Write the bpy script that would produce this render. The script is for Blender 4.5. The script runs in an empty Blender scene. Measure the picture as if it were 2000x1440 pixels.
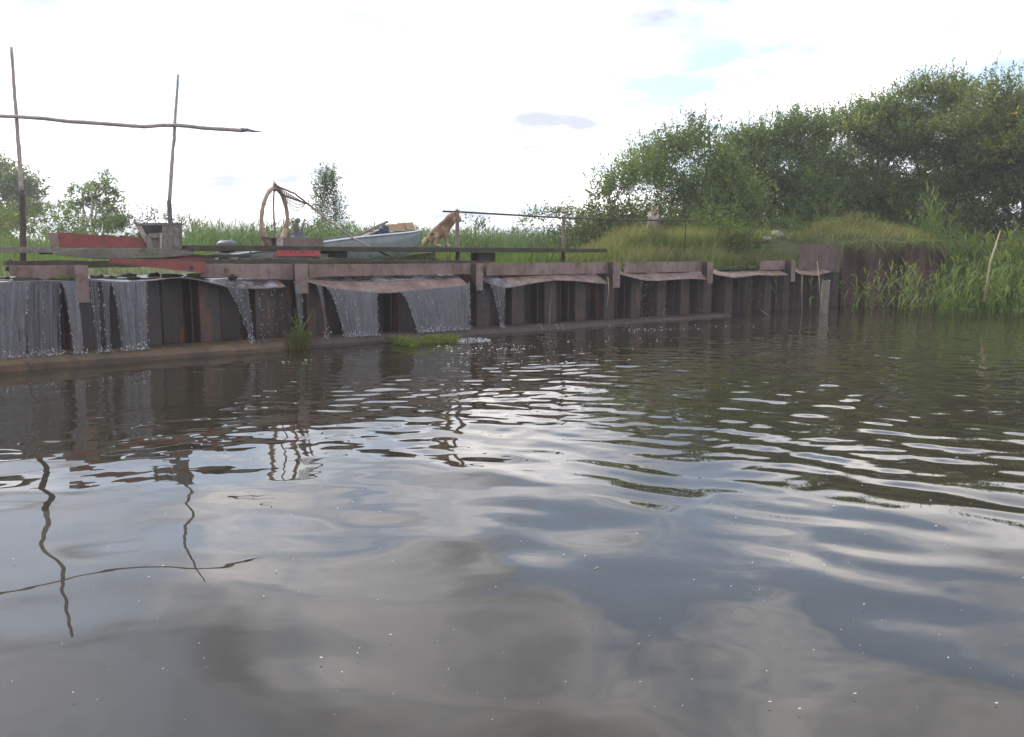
import bpy, math, random
import numpy as np
from mathutils import Vector, noise as mn
random.seed(7); rng = np.random.default_rng(7)
scene = bpy.context.scene
PI = math.pi

# ------------------------------------------------------------------ camera
H = 1.35; FPX = 1664.0; PITCH = math.atan(220/FPX)
cam_d = bpy.data.cameras.new('camera'); cam = bpy.data.objects.new('camera', cam_d)
scene.collection.objects.link(cam)
cam.location = (0, 0, H); cam.rotation_euler = (PI/2 - PITCH, 0, 0)
cam_d.sensor_width = 36; cam_d.lens = 36*FPX/2000; cam_d.clip_end = 2000; cam_d.clip_start = 0.05
scene.camera = cam

# ------------------------------------------------------------------ world, sun, exposure
SUN_EL, SUN_AZ = math.radians(40), math.radians(-50)     # azimuth from +Y, negative = to the left
w = bpy.data.worlds.new('World'); scene.world = w; w.use_nodes = True
nt = w.node_tree; nt.nodes.clear(); N = nt.nodes.new; L = nt.links.new
def mth(op, a, b=None, c=None):
    n = N('ShaderNodeMath'); n.operation = op
    for i, v in enumerate((a, b, c)):
        if v is None: continue
        if isinstance(v, (int, float)): n.inputs[i].default_value = v
        else: L(v, n.inputs[i])
    return n.outputs[0]
out = N('ShaderNodeOutputWorld'); bg = N('ShaderNodeBackground'); bg.inputs['Strength'].default_value = 0.1
sky = N('ShaderNodeTexSky'); sky.sky_type = 'NISHITA'; sky.sun_disc = False
sky.sun_elevation = SUN_EL; sky.sun_rotation = SUN_AZ; sky.air_density = 1.0; sky.dust_density = 2.0
tc = N('ShaderNodeTexCoord'); sep = N('ShaderNodeSeparateXYZ'); L(tc.outputs['Generated'], sep.inputs[0])
zz = mth('ADD', mth('ABSOLUTE', sep.outputs[2]), 0.16)
cx = mth('DIVIDE', sep.outputs[0], zz); cy = mth('DIVIDE', sep.outputs[1], zz)
cmb = N('ShaderNodeCombineXYZ'); L(cx, cmb.inputs[0]); L(cy, cmb.inputs[1])
def wnoise(scale, det, off, rough=0.55):
    mp = N('ShaderNodeMapping'); mp.inputs['Location'].default_value = off; L(cmb.outputs[0], mp.inputs[0])
    n = N('ShaderNodeTexNoise'); n.inputs['Scale'].default_value = scale; n.inputs['Detail'].default_value = det
    n.inputs['Roughness'].default_value = rough; L(mp.outputs[0], n.inputs['Vector']); return n.outputs['Fac']
def ramp(fac, stops):
    r = N('ShaderNodeValToRGB'); L(fac, r.inputs[0]); e = r.color_ramp.elements
    while len(e) < len(stops): e.new(0.5)
    for i, (p, c) in enumerate(stops):
        e[i].position = p; e[i].color = (*c, 1) if len(c) == 3 else c
    return r.outputs[0]
cover = ramp(wnoise(1.15, 6, (3.1, 0.4, 0), 0.6), [(0.42, (0.05, 0.05, 0.05)), (0.53, (1, 1, 1))])
shade0 = ramp(wnoise(1.5, 5, (9.2, 4.4, 0)), [(0.355, (4.2, 4.55, 5.2)), (0.455, (8.6, 8.8, 9.5)), (0.56, (12.6, 12.4, 12.9)), (0.66, (17.4, 16.6, 15.9))])
low = N('ShaderNodeMapRange'); L(sep.outputs[2], low.inputs[0]); low.inputs[1].default_value = 0.02; low.inputs[2].default_value = 0.30; low.inputs[3].default_value = .9
sh_ = N('ShaderNodeMix'); sh_.data_type = 'RGBA'; L(low.outputs[0], sh_.inputs[0]); sh_.inputs[6].default_value = (11.2, 11.5, 12.1, 1); L(shade0, sh_.inputs[7]); shade = sh_.outputs[2]
blue = N('ShaderNodeMix'); blue.data_type = 'RGBA'; blue.inputs[0].default_value = 0.35
L(sky.outputs[0], blue.inputs[6]); blue.inputs[7].default_value = (6.8, 9.4, 13.5, 1)
# overcast sheet is thick and bright towards the horizon, thinner and greyer overhead
elev = N('ShaderNodeMapRange'); L(sep.outputs[2], elev.inputs[0])
elev.inputs[1].default_value = 0.0; elev.inputs[2].default_value = 0.62; elev.inputs[3].default_value = 1.05; elev.inputs[4].default_value = 0.85
mixc = N('ShaderNodeMix'); mixc.data_type = 'RGBA'; L(cover, mixc.inputs[0]); L(blue.outputs[2], mixc.inputs[6]); L(shade, mixc.inputs[7])
sc_ = N('ShaderNodeVectorMath'); sc_.operation = 'SCALE'; L(mixc.outputs[2], sc_.inputs[0]); L(elev.outputs[0], sc_.inputs['Scale'])
L(sc_.outputs[0], bg.inputs[0]); L(bg.outputs[0], out.inputs[0])

sd = bpy.data.lights.new('sun', 'SUN'); so = bpy.data.objects.new('sun', sd); scene.collection.objects.link(so)
sd.energy = 2.2; sd.angle = math.radians(12); sd.color = (1.0, 0.93, 0.82)
sv = Vector((math.sin(SUN_AZ)*math.cos(SUN_EL), math.cos(SUN_AZ)*math.cos(SUN_EL), math.sin(SUN_EL)))
so.rotation_euler = sv.to_track_quat('Z', 'Y').to_euler(); so.location = sv*50
vs = scene.view_settings; vs.view_transform = 'Standard'; vs.look = 'None'; vs.exposure = 0.75; vs.gamma = 1; vs.use_curve_mapping = False
scene.cycles.max_bounces = 8; scene.cycles.transparent_max_bounces = 12
scene.cycles.caustics_reflective = False; scene.cycles.caustics_refractive = False

# ------------------------------------------------------------------ survey: from sight lines to metres
def ray(x, y):
    a = (x-1000)/FPX; b = (720-y)/FPX; cp, sp = math.cos(PITCH), math.sin(PITCH)
    return Vector((a, cp + b*sp, -sp + b*cp))
CAM = Vector((0, 0, H))
def PY(x, y, Y): d = ray(x, y); return CAM + d*(Y/d.y)
def PZ(x, y, z): d = ray(x, y); return CAM + d*((z-H)/d.z)
A0 = PZ(0, 728, 0); B0 = PZ(1430, 617, 0)
U = (B0-A0).normalized(); NB = Vector((-U.y, U.x, 0))       # along the wall; backwards, away from the river
def WP(s, off, z): p = A0 + U*s + NB*off; return Vector((p.x, p.y, z))
def WR(x, y, off):                                            # sight line meets the vertical plane off metres behind the ledge front
    d = ray(x, y); p0 = A0 + NB*off; t = (p0-CAM).dot(NB)/d.dot(NB); return CAM + d*t
def S(x, off=0.3): return (WR(x, 520, off)-A0).dot(U)
WANG = math.atan2(U.y, U.x)

# ------------------------------------------------------------------ builders
COL = scene.collection
WL = {}
class MB:
    def __init__(s): s.v = []; s.f = []
    def add(s, vs_, fs_):
        b = len(s.v); s.v += [tuple(v) for v in vs_]; s.f += [tuple(i+b for i in f) for f in fs_]; return s
    def box(s, c, ax, ay, az):      # centre and three half-axis vectors
        c = Vector(c); vs_ = [c + ax*i + ay*j + az*k for i in (-1, 1) for j in (-1, 1) for k in (-1, 1)]
        return s.add(vs_, [(0, 1, 3, 2), (4, 6, 7, 5), (0, 4, 5, 1), (2, 3, 7, 6), (0, 2, 6, 4), (1, 5, 7, 3)])
    def tube(s, pts, rad, n=8, cap=True, sq=1.0):
        pts = [Vector(p) for p in pts]; rad = [rad]*len(pts) if isinstance(rad, (int, float)) else rad
        vs_ = []; up = Vector((0, 0, 1))
        for i, p in enumerate(pts):
            t = (pts[min(i+1, len(pts)-1)] - pts[max(i-1, 0)]).normalized()
            a = t.cross(up) if abs(t.z) < .95 else t.cross(Vector((1, 0, 0)))
            a.normalize(); b = a.cross(t)
            for k in range(n):
                th = 2*PI*k/n; vs_.append(p + a*math.cos(th)*rad[i] + b*math.sin(th)*rad[i]*sq)
        fs_ = []
        for i in range(len(pts)-1):
            for k in range(n): fs_.append((i*n+k, i*n+(k+1) % n, (i+1)*n+(k+1) % n, (i+1)*n+k))
        if cap: fs_.append(tuple(range(n))[::-1]); fs_.append(tuple((len(pts)-1)*n+k for k in range(n)))
        return s.add(vs_, fs_)
    def grid(s, rows, close=False):
        n = len(rows[0]); fs_ = []
        for i in range(len(rows)-1):
            for k in range(n if close else n-1):
                fs_.append((i*n+k, i*n+(k+1) % n, (i+1)*n+(k+1) % n, (i+1)*n+k))
        return s.add([p for r in rows for p in r], fs_)
    def blob(s, c, rx, ry, rz, rough=.25, seed=0, nu=10, nv=7):
        rows = []
        for i in range(nv+1):
            ph = PI*i/nv; row = []
            for k in range(nu):
                th = 2*PI*k/nu; d = Vector((math.sin(ph)*math.cos(th), math.sin(ph)*math.sin(th), math.cos(ph)))
                q = 1 + rough*mn.noise(d*1.7 + Vector((seed*3.7, 0, seed)))*1.6
                row.append(Vector(c) + Vector((d.x*rx, d.y*ry, d.z*rz))*q)
            rows.append(row)
        return s.grid(rows, True)
def newobj(name, me, m, parent=None, loc=None, smooth=False):
    o = bpy.data.objects.new(name, me); COL.objects.link(o)
    if m: me.materials.append(m)
    if smooth: me.polygons.foreach_set('use_smooth', [True]*len(me.polygons))
    if parent is not None: o.parent = parent
    return o
def build(name, mb, m, parent=None, smooth=False, loc=None, bevel=0):
    base = WL[parent.name] if parent is not None else (Vector(loc) if loc is not None else Vector(mb.v[0]))
    me = bpy.data.meshes.new(name); me.from_pydata([tuple(Vector(v)-base) for v in mb.v], [], mb.f); me.validate(); me.update()
    o = newobj(name, me, m, parent, smooth=smooth)
    if parent is None: o.location = base
    WL[o.name] = base
    if bevel:
        b = o.modifiers.new('bevel', 'BEVEL'); b.width = bevel; b.segments = 2; b.limit_method = 'ANGLE'
    return o
def tag(o, label=None, cat=None, group=None, kind=None):
    for k, v in (('label', label), ('category', cat), ('group', group), ('kind', kind)):
        if v: o[k] = v
    return o
def thing(name, loc, label, cat, group=None):
    o = bpy.data.objects.new(name, None); COL.objects.link(o); o.location = loc; o.empty_display_size = .2
    WL[o.name] = Vector(loc); return tag(o, label, cat, group)
def npmesh(name, V, F, tint=None, m=None, parent=None, base=(0, 0, 0)):
    V = np.asarray(V, dtype=np.float32) - np.asarray(base, dtype=np.float32); F = np.asarray(F, dtype=np.int32)
    me = bpy.data.meshes.new(name); k = F.shape[1]
    me.vertices.add(len(V)); me.vertices.foreach_set('co', V.ravel())
    me.loops.add(F.size); me.loops.foreach_set('vertex_index', F.ravel())
    me.polygons.add(len(F)); me.polygons.foreach_set('loop_start', np.arange(0, F.size, k, dtype=np.int32))
    me.update(calc_edges=True)
    if tint is not None:
        at = me.color_attributes.new('tint', 'FLOAT_COLOR', 'POINT')
        c = np.ones((len(V), 4), dtype=np.float32); c[:, :3] = tint; at.data.foreach_set('color', c.ravel())
    o = newobj(name, me, m, parent)
    if parent is None: o.location = base
    WL[o.name] = Vector(base); return o

# ------------------------------------------------------------------ materials
def material(name):
    m = bpy.data.materials.new(name); m.use_nodes = True; t = m.node_tree; t.nodes.clear(); return m, t
def surf(name, c1, c2, c3=None, scale=4, rough=.8, bump=.3, bscale=30, stretch=(1, 1, 1), streak=0, streakcol=(.02, .015, .012), metal=0, spots=None, spec=.5, use_obj=True, det=6):
    m, t = material(name); N = t.nodes.new; L = t.links.new
    o = N('ShaderNodeOutputMaterial'); b = N('ShaderNodeBsdfPrincipled'); L(b.outputs[0], o.inputs[0])
    tc = N('ShaderNodeTexCoord'); mp = N('ShaderNodeMapping'); mp.inputs['Scale'].default_value = stretch
    oi = N('ShaderNodeObjectInfo'); va = N('ShaderNodeVectorMath'); va.operation = 'ADD'
    sc = N('ShaderNodeMath'); sc.operation = 'MULTIPLY'; sc.inputs[1].default_value = 37.0
    L(oi.outputs['Random'], sc.inputs[0]); L(tc.outputs['Object'], va.inputs[0]); L(sc.outputs[0], va.inputs[1]); L(va.outputs[0], mp.inputs[0])
    def nz(scl, det, rg=.6):
        n = N('ShaderNodeTexNoise'); n.inputs['Scale'].default_value = scl; n.inputs['Detail'].default_value = det; n.inputs['Roughness'].default_value = rg
        L(mp.outputs[0], n.inputs['Vector']); return n.outputs['Fac']
    r = N('ShaderNodeValToRGB'); L(nz(scale, det, .65), r.inputs[0]); e = r.color_ramp.elements
    e[0].position = .33; e[0].color = (*c1, 1); e[1].position = .66; e[1].color = (*c2, 1)
    col = r.outputs[0]
    def mix(fac, a, bcol):
        x = N('ShaderNodeMix'); x.data_type = 'RGBA'; L(fac, x.inputs[0]); L(a, x.inputs[6]); x.inputs[7].default_value = (*bcol, 1); return x.outputs[2]
    if c3:
        r2 = N('ShaderNodeValToRGB'); L(nz(scale*2.7, 8, .7), r2.inputs[0]); r2.color_ramp.elements[0].position = .52; r2.color_ramp.elements[1].position = .68
        col = mix(r2.outputs[0], col, c3)
    if streak:
        mp2 = N('ShaderNodeMapping'); mp2.inputs['Scale'].default_value = (1, 1, .06); L(va.outputs[0], mp2.inputs[0])
        n = N('ShaderNodeTexNoise'); n.inputs['Scale'].default_value = 14; n.inputs['Detail'].default_value = 5; L(mp2.outputs[0], n.inputs['Vector'])
        r3 = N('ShaderNodeValToRGB'); L(n.outputs['Fac'], r3.inputs[0]); r3.color_ramp.elements[0].position = .48; r3.color_ramp.elements[1].position = .7
        r3.color_ramp.elements[1].color = (streak, streak, streak, 1); col = mix(r3.outputs[0], col, streakcol)
    if spots:
        v = N('ShaderNodeTexVoronoi'); v.inputs['Scale'].default_value = spots[0]; L(mp.outputs[0], v.inputs['Vector'])
        r4 = N('ShaderNodeValToRGB'); L(v.outputs['Distance'], r4.inputs[0]); r4.color_ramp.elements[0].color = (1, 1, 1, 1)
        r4.color_ramp.elements[0].position = .12; r4.color_ramp.elements[1].position = .22; r4.color_ramp.elements[1].color = (0, 0, 0, 1); col = mix(r4.outputs[0], col, spots[1])
    L(col, b.inputs['Base Color'])
    rr = N('ShaderNodeMapRange'); L(nz(scale*1.5, 4), rr.inputs[0]); rr.inputs[3].default_value = max(.05, rough-.18); rr.inputs[4].default_value = min(1, rough+.15); L(rr.outputs[0], b.inputs['Roughness'])
    b.inputs['Metallic'].default_value = metal; b.inputs['Specular IOR Level'].default_value = spec
    if bump:
        bp = N('ShaderNodeBump'); bp.inputs['Strength'].default_value = bump; bp.inputs['Distance'].default_value = .02
        L(nz(bscale, 6, .7), bp.inputs['Height']); L(bp.outputs[0], b.inputs['Normal'])
    return m
def leafmat(name, trans=.45, rough=.55, dark=1.0):
    m, t = material(name); N = t.nodes.new; L = t.links.new
    o = N('ShaderNodeOutputMaterial'); a = N('ShaderNodeAttribute'); a.attribute_name = 'tint'
    d = N('ShaderNodeBsdfPrincipled'); L(a.outputs['Color'], d.inputs['Base Color']); d.inputs['Roughness'].default_value = rough; d.inputs['Specular IOR Level'].default_value = .3
    tr = N('ShaderNodeBsdfTranslucent'); g = N('ShaderNodeMix'); g.data_type = 'RGBA'; g.blend_type = 'MULTIPLY'; g.inputs[0].default_value = 1
    L(a.outputs['Color'], g.inputs[6]); g.inputs[7].default_value = (1.15, 1.25, .6, 1); L(g.outputs[2], tr.inputs['Color'])
    mx = N('ShaderNodeMixShader'); mx.inputs[0].default_value = trans; L(d.outputs[0], mx.inputs[1]); L(tr.outputs[0], mx.inputs[2]); L(mx.outputs[0], o.inputs[0])
    return m
M_leaf = leafmat('leaf'); M_grass = leafmat('grass_blade', .4, .6)
M_rust = surf('rusty_steel', (.17, .108, .092), (.285, .200, .180), (.12, .062, .042), 2.5, .8, .25, 40, streak=.22)
M_rust_mid = surf('rusty_steel_mid', (.10, .062, .054), (.175, .115, .104), (.085, .042, .028), 2.5, .8, .25, 40, streak=.4)
M_rust_dark = surf('rusty_steel_dark', (.048, .032, .030), (.085, .058, .055), (.035, .02, .016), 3, .75, .25, 40, streak=.5)
M_wet = surf('wet_pile_steel', (.020, .012, .011), (.046, .026, .022), (.15, .045, .016), 2.2, .45, .3, 30, stretch=(1, 1, .25), streak=.7, streakcol=(.012, .01, .01))
M_dry = surf('dry_pile_steel', (.045, .022, .018), (.095, .048, .038), (.14, .05, .026), 2.2, .75, .3, 30, stretch=(1, 1, .25), streak=.6, streakcol=(.018, .012, .012))
M_plate = surf('bent_plate_steel', (.10, .055, .04), (.25, .17, .145), (.34, .26, .21), 3.8, .55, .25, 30)
M_concrete = surf('wet_ledge', (.040, .030, .024), (.16, .095, .045), (.030, .026, .024), 3.0, .55, .4, 25, stretch=(.6, .6, 1))
M_oldwood = surf('weathered_wood', (.14, .12, .10), (.26, .23, .195), (.09, .075, .06), 5, .85, .5, 40, stretch=(3, 3, 3))
M_greywood = surf('mossy_grey_wood', (.12, .11, .088), (.20, .185, .15), (.07, .085, .035), 4, .9, .5, 30)
M_darkwood = surf('dark_mossy_wood', (.035, .028, .022), (.075, .062, .045), (.05, .065, .02), 5, .9, .5, 30)
M_brownwood = surf('brown_board', (.13, .09, .075), (.20, .145, .125), None, 5, .85, .3, 40)
M_cutwood = surf('fresh_cut_wood', (.42, .30, .18), (.55, .42, .27), None, 8, .8, .3, 30)
M_stick = surf('peeled_stick', (.30, .24, .20), (.46, .39, .34), (.16, .12, .10), 9, .8, .4, 40)
M_red = surf('red_paint_rusted', (.19, .040, .034), (.27, .065, .055), (.12, .055, .045), 4, .65, .2, 40)
M_redplastic = surf('red_plastic', (.36, .04, .045), (.44, .06, .06), None, 4, .5, .05, 40)
M_boat = surf('grey_boat_paint', (.16, .19, .20), (.235, .27, .28), (.20, .16, .12), 3.5, .5, .15, 30)
M_boatlow = surf('boat_bottom_paint', (.15, .15, .12), (.24, .22, .18), (.10, .07, .05), 3, .6, .2, 30)
M_gun = surf('white_gunwale', (.60, .66, .70), (.75, .80, .82), None, 6, .4, .1, 30)
M_card = surf('cardboard', (.42, .28, .17), (.52, .36, .23), None, 5, .9, .1, 30)
M_black = surf('black_rubber_and_shade', (.018, .02, .022), (.045, .05, .055), None, 8, .6, .2, 30)
M_bark = surf('bark', (.05, .042, .032), (.11, .095, .075), None, 14, .9, .5, 40)
M_birch = surf('birch_bark', (.45, .38, .28), (.6, .52, .4), (.08, .07, .06), 8, .8, .3, 40)
M_moss = surf('moss', (.022, .03, .010), (.055, .075, .02), (.03, .02, .014), 12, .95, 1, 60)
M_rock = surf('stone', (.20, .19, .17), (.34, .33, .31), (.12, .11, .09), 6, .85, .6, 20)
M_ground = surf('ground', (.05, .065, .022), (.10, .115, .04), (.085, .062, .04), 1.2, .95, .6, 12, use_obj=False)
M_net = surf('net_cord', (.30, .21, .15), (.42, .31, .23), None, 20, .9, .3, 60)
M_cable = surf('black_cable', (.015, .015, .015), (.03, .03, .03), None, 10, .6, 0)
M_foam = surf('foam', (.75, .76, .78), (.9, .9, .92), None, 20, .4, .2, 60)
M_teal = surf('pale_green_panel', (.42, .55, .52), (.6, .7, .68), None, 4, .6, .1, 30)
M_tyre = surf('dark_grey_cowl', (.06, .065, .075), (.12, .125, .14), None, 5, .5, .1, 30)

# ------------------------------------------------------------------ lower water
def build_water():
    ang = np.concatenate([np.linspace(-180, -40, 50)[:-1], np.linspace(-40, 40, 620), np.linspace(40, 180, 50)[1:]])
    ang = np.radians(ang); rad = np.concatenate([[0.05, .35], np.geomspace(.7, 3.5, 110)[:-1], np.geomspace(3.5, 24, 520)[:-1], np.geomspace(24, 80, 40), [160, 600]])
    R, T = np.meshgrid(rad, ang, indexing='ij'); X = R*np.sin(T); Y = R*np.cos(T)
    g = np.random.default_rng(3); Z = np.zeros_like(X)
    def wave(lam, slope, th, ph, env, warp=.0):
        k = 2*PI/lam; kx, ky = math.cos(th)*k, math.sin(th)*k
        wx = X + warp*np.sin(Y*1.7+ph)*1.0 + warp*.6*np.sin(X*2.3+Y*.9+ph*2); wy = Y + warp*np.sin(X*1.9-ph)
        return env*slope/k*np.sin(kx*wx+ky*wy+ph)
    far = 1/(1+np.exp(-(Y-6.8)*.9)); right = 1/(1+np.exp(-(X-.3)*1.6)); near = 1-.55*far
    fade = 1/(1+(R/32)**4)
    for i in range(14):                                    # slow, oily swell
        Z += wave(g.uniform(.6, 2.0), .0075, g.uniform(0, 2*PI), g.uniform(0, 6.3), near, .16)
    for i in range(10):                                    # finer undulation over the swell
        Z += wave(g.uniform(.30, .75), .0042, g.uniform(0, 2*PI), g.uniform(0, 6.3), fade, .08)
    for i in range(18):                                    # wake travelling away to the right
        Z += wave(g.uniform(.16, .52), .0125, math.radians(58+g.normal()*9), g.uniform(0, 6.3), (.10+.90*right)*(.5+.5*(1-far))*np.clip((Y-2.8)/3.2, 0, 1)*fade, .06)
    patch = np.clip(.55+.6*np.sin(X*1.1+.6*np.sin(Y*.8))*np.sin(Y*1.3+X*.3), .35, 1)
    env2 = np.clip((Y-4.2)/4.2, 0, 1)*(.22+.78/(1+np.exp(-(X+3.2)*1.1)))*patch*fade
    for i in range(26):                                    # short ripples in the mid distance
        Z += wave(g.uniform(.10, .34), .0185, math.radians(94+g.normal()*19), g.uniform(0, 6.3), env2*np.clip(.6+.9*np.sin(X*g.uniform(.8, 2.6)+Y*g.uniform(.4, 1.2)+g.uniform(0, 6)), .1, 1.5), .13)
    src = [PZ(925, 668, 0), PZ(590, 712, 0), PZ(1258, 645, 0), PZ(975, 662, 0)]
    for i, p in enumerate(src):
        d = np.hypot(X-p.x, Y-p.y)
        for lam in ((.26, .34, .21) if i != 1 else (.30,)):
            k = 2*PI/lam; am = (.045 if i == 0 else .022)*np.exp(-d/3.2)/k
            Z += am*np.sin(k*d + 1.2*np.sin(3*np.arctan2(Y-p.y, X-p.x)+i))*np.clip((6-d)/2, 0, 1)
    Z[R > 45] = 0
    V = np.stack([X, Y, Z], -1).reshape(-1, 3); nr, na = R.shape
    idx = np.arange(nr*na).reshape(nr, na)
    F = np.stack([idx[:-1, :-1], idx[:-1, 1:], idx[1:, 1:], idx[1:, :-1]], -1).reshape(-1, 4)[:, ::-1]
    m, t = material('river_water'); N = t.nodes.new; L = t.links.new
    o = N('ShaderNodeOutputMaterial'); b = N('ShaderNodeBsdfPrincipled'); L(b.outputs[0], o.inputs[0])
    b.inputs['Base Color'].default_value = (.031, .027, .019, 1); b.inputs['Roughness'].default_value = .012; b.inputs['IOR'].default_value = 1.48
    tc = N('ShaderNodeTexCoord'); n = N('ShaderNodeTexNoise'); n.inputs['Scale'].default_value = 5; n.inputs['Detail'].default_value = 1
    mp = N('ShaderNodeMapping'); mp.inputs['Scale'].default_value = (.55, 1.3, 1); L(tc.outputs['Object'], mp.inputs[0]); L(mp.outputs[0], n.inputs['Vector'])
    bp = N('ShaderNodeBump'); bp.inputs['Strength'].default_value = .06; bp.inputs['Distance'].default_value = .01; L(n.outputs['Fac'], bp.inputs['Height'])
    L(bp.outputs[0], b.inputs['Normal'])
    w_ = npmesh('river_water', V, F, None, m); w_.data.polygons.foreach_set('use_smooth', [True]*len(F)); tag(w_, kind='structure')
build_water()

# ------------------------------------------------------------------ ground
SW = S(1650, .45); C_ = WP(SW, .45, 0); XT = 11.9; S600 = S(600, .5)
DOGM = WR(1290, 450, 1.7)
def sm(a, b, x): t = np.clip((x-a)/(b-a), 0, 1); return t*t*(3-2*t)
def nz2(x, y, f):                                        # cheap smooth undulation
    return (np.sin(x*f*1.3+1.1*np.sin(y*f*.7))+np.sin(y*f*1.7+.9*np.sin(x*f*.9+2))+np.sin((x+y)*f*2.9+4)*.5)/2.5
def bank(x): return np.interp(x, [-100, C_.x, XT, 14, 40, 200], [C_.y, C_.y, C_.y, 20.2, 15.5, 10])
def G(x, y):
    x = np.asarray(x, float); y = np.asarray(y, float)
    off = (x-A0.x)*NB.x + (y-A0.y)*NB.y; s = (x-A0.x)*U.x + (y-A0.y)*U.y
    dw = off-.45; dr = y-bank(x); left = x < C_.x
    pool = (1-sm(2.4, 3.6, off+nz2(x, y, .8)*.5))*(1-sm(S600-1.2, S600+.2, s))
    base = 1.16 - .22*pool + .05*nz2(x, y, .9) + .10*sm(3, 12, off)
    base = base + .72*np.exp(-(((x-9.0)/2.4)**2+((y-24.4)/1.9)**2)) + .46*sm(S(1195, 1.5)-.4, S(1195, 1.5)+.9, s)*(1-sm(S(1500, 1.5), S(1500, 1.5)+2, s))*np.exp(-((off-1.9)/1.15)**2)
    hw = np.where(dw < .42, -.8, np.where(dw < 1.0, np.minimum(base, 1.0+(dw-.42)*.3), base))
    top = 1.50 + .12*nz2(x, y, .7) + .74*np.exp(-(((x-10.0)/2.6)**2+((y-C_.y-1.7)/1.5)**2)) - .35*sm(3, 9, dr)
    ht = np.where(dr < .40, -.8, top)
    hr = np.clip(-.35+dr*.42, -.8, .55+.12*np.clip(dr-4, 0, 8)) + .04*nz2(x, y, 1.1)
    k = sm(XT-.1, XT+.6, x); hr = ht*(1-k)+hr*k
    far = sm(40, 300, np.hypot(x, y))*1.5
    j = sm(C_.x-1.0, C_.x, x)*(dw > .42); both = np.where(left, hw*(1-j)+np.maximum(hw, ht)*j, hr)
    return both + far*(both > .5)
def build_ground():
    def ax(lo, hi, a, b, st, n=24):
        l = a-(np.geomspace(1, 1+a-lo, n)[1:]-1)[::-1]; r = b+np.geomspace(1, 1+hi-b, n)[1:]-1
        return np.concatenate([l, np.arange(a, b, st), [b], r])
    xs = ax(-700, 700, -16, 26, .2); ys = ax(-60, 900, 5, 40, .2)
    X, Y = np.meshgrid(xs, ys, indexing='ij'); Z = G(X, Y) + .02*nz2(X, Y, 6)
    V = np.stack([X, Y, Z], -1).reshape(-1, 3); a, b = X.shape; i = np.arange(a*b).reshape(a, b)
    F = np.stack([i[:-1, :-1], i[1:, :-1], i[1:, 1:], i[:-1, 1:]], -1).reshape(-1, 4)
    o = npmesh('ground', V, F, None, M_ground); o.data.polygons.foreach_set('use_smooth', [True]*len(F)); tag(o, kind='structure')
build_ground()
def g1(x, y): return float(G(x, y))

# ------------------------------------------------------------------ retaining wall of sheet piles
def pile_mb(p0, u, nb, wdt, depth, z0, z1, out):
    prof = [(0, .5), (.13, .04 if out else .96), (.16, 0 if out else 1), (.84, 0 if out else 1), (.87, .04 if out else .96), (1, .5)]
    if out: prof = [(-.02, .5), (.02, .46)] + prof[1:-1] + [(.98, .46), (1.02, .5)]
    m = MB(); rows = []
    for q, dz in ((0, z0), (1, z1)):
        pts = []
        for a, d in prof: pts.append(p0 + u*(a*wdt) + nb*(d*depth) + Vector((0, 0, dz)))
        for a, d in prof[::-1]: pts.append(p0 + u*(a*wdt) + nb*(d*depth+.014) + Vector((0, 0, dz)))
        rows.append(pts)
    m.grid(rows, True); n = len(rows[0]); k = n//2
    m.add(rows[1], [(i, i+1, n-2-i, n-1-i) for i in range(k-1)])
    return m
SL = -9.0
wall = thing('sheet_pile_wall', WP(0, .45, 0), 'long dark rusty corrugated sheet pile wall with water spilling over it', 'retaining wall')
s = SL; k = 0
while s < SW-.2:
    p = WP(s, .43, 0); o = build('sheet_pile', pile_mb(p, U, NB, .41, .30, -.7, 1.02+rng.normal()*.006, k % 2 == 0), M_wet if s < S(1235, .4) else M_rust_dark if k % 3 else M_wet, wall)
    s += .41; k += 1
tw = thing('tall_sheet_pile_wall', C_ + Vector((0, 0, 0)), 'taller rusty corrugated sheet pile wall under the grassy mound', 'retaining wall')
x = C_.x-.10; k = 0; ux = Vector((1, 0, 0)); uy = Vector((0, 1, 0))
while x < XT-.1:
    ww = .56; z1 = 1.67+rng.normal()*.02 + (.06 if k % 2 else 0) - (.10 if x > 10.6 else 0)
    build('sheet_pile', pile_mb(Vector((x, C_.y-.30+k*.006, 0)), ux, uy, ww, .40, -.7, z1, k % 2 == 1), M_dry, tw)
    x += ww; k += 1

# ledge along the foot of the wall
def ztop(s): return .17 - .115*np.clip(s, -9, 15)/14.5
led = thing('ledge', WP(0, .2, 0), 'rounded rusty brown ledge running along the foot of the wall at the waterline', 'ledge')
segs = [(SL, S(566, 0), 0.0, M_concrete), (S(566, 0)+.012, S(750, 0), .0, M_rust_dark), (S(750, 0)+.012, S(1434, 0), .01, M_rust_dark)]
for a, b, dz, mm in segs:
    m = MB(); rows = []; n = max(4, int((b-a)/.35))
    for i in range(n+1):
        s = a+(b-a)*i/n; zt = ztop(s)-dz; j = .012*mn.noise(Vector((s*.9, 3, 0)))
        prof = [(.46, -.25), (.46, zt+.004), (.30, zt+.006), (.12, zt), (.055, zt-.018), (.02+j, zt-.05), (0+j, zt-.09), (.004+j, -.25)]
        rows.append([WP(s, o_, z_+j*.5) for o_, z_ in prof])
    m.grid(rows, True); c = len(rows[0]); m.add(rows[0], [tuple(range(c))]); m.add(rows[-1], [tuple(range(c))[::-1]])
    build('ledge_beam', m, mm, led, smooth=False)

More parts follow.
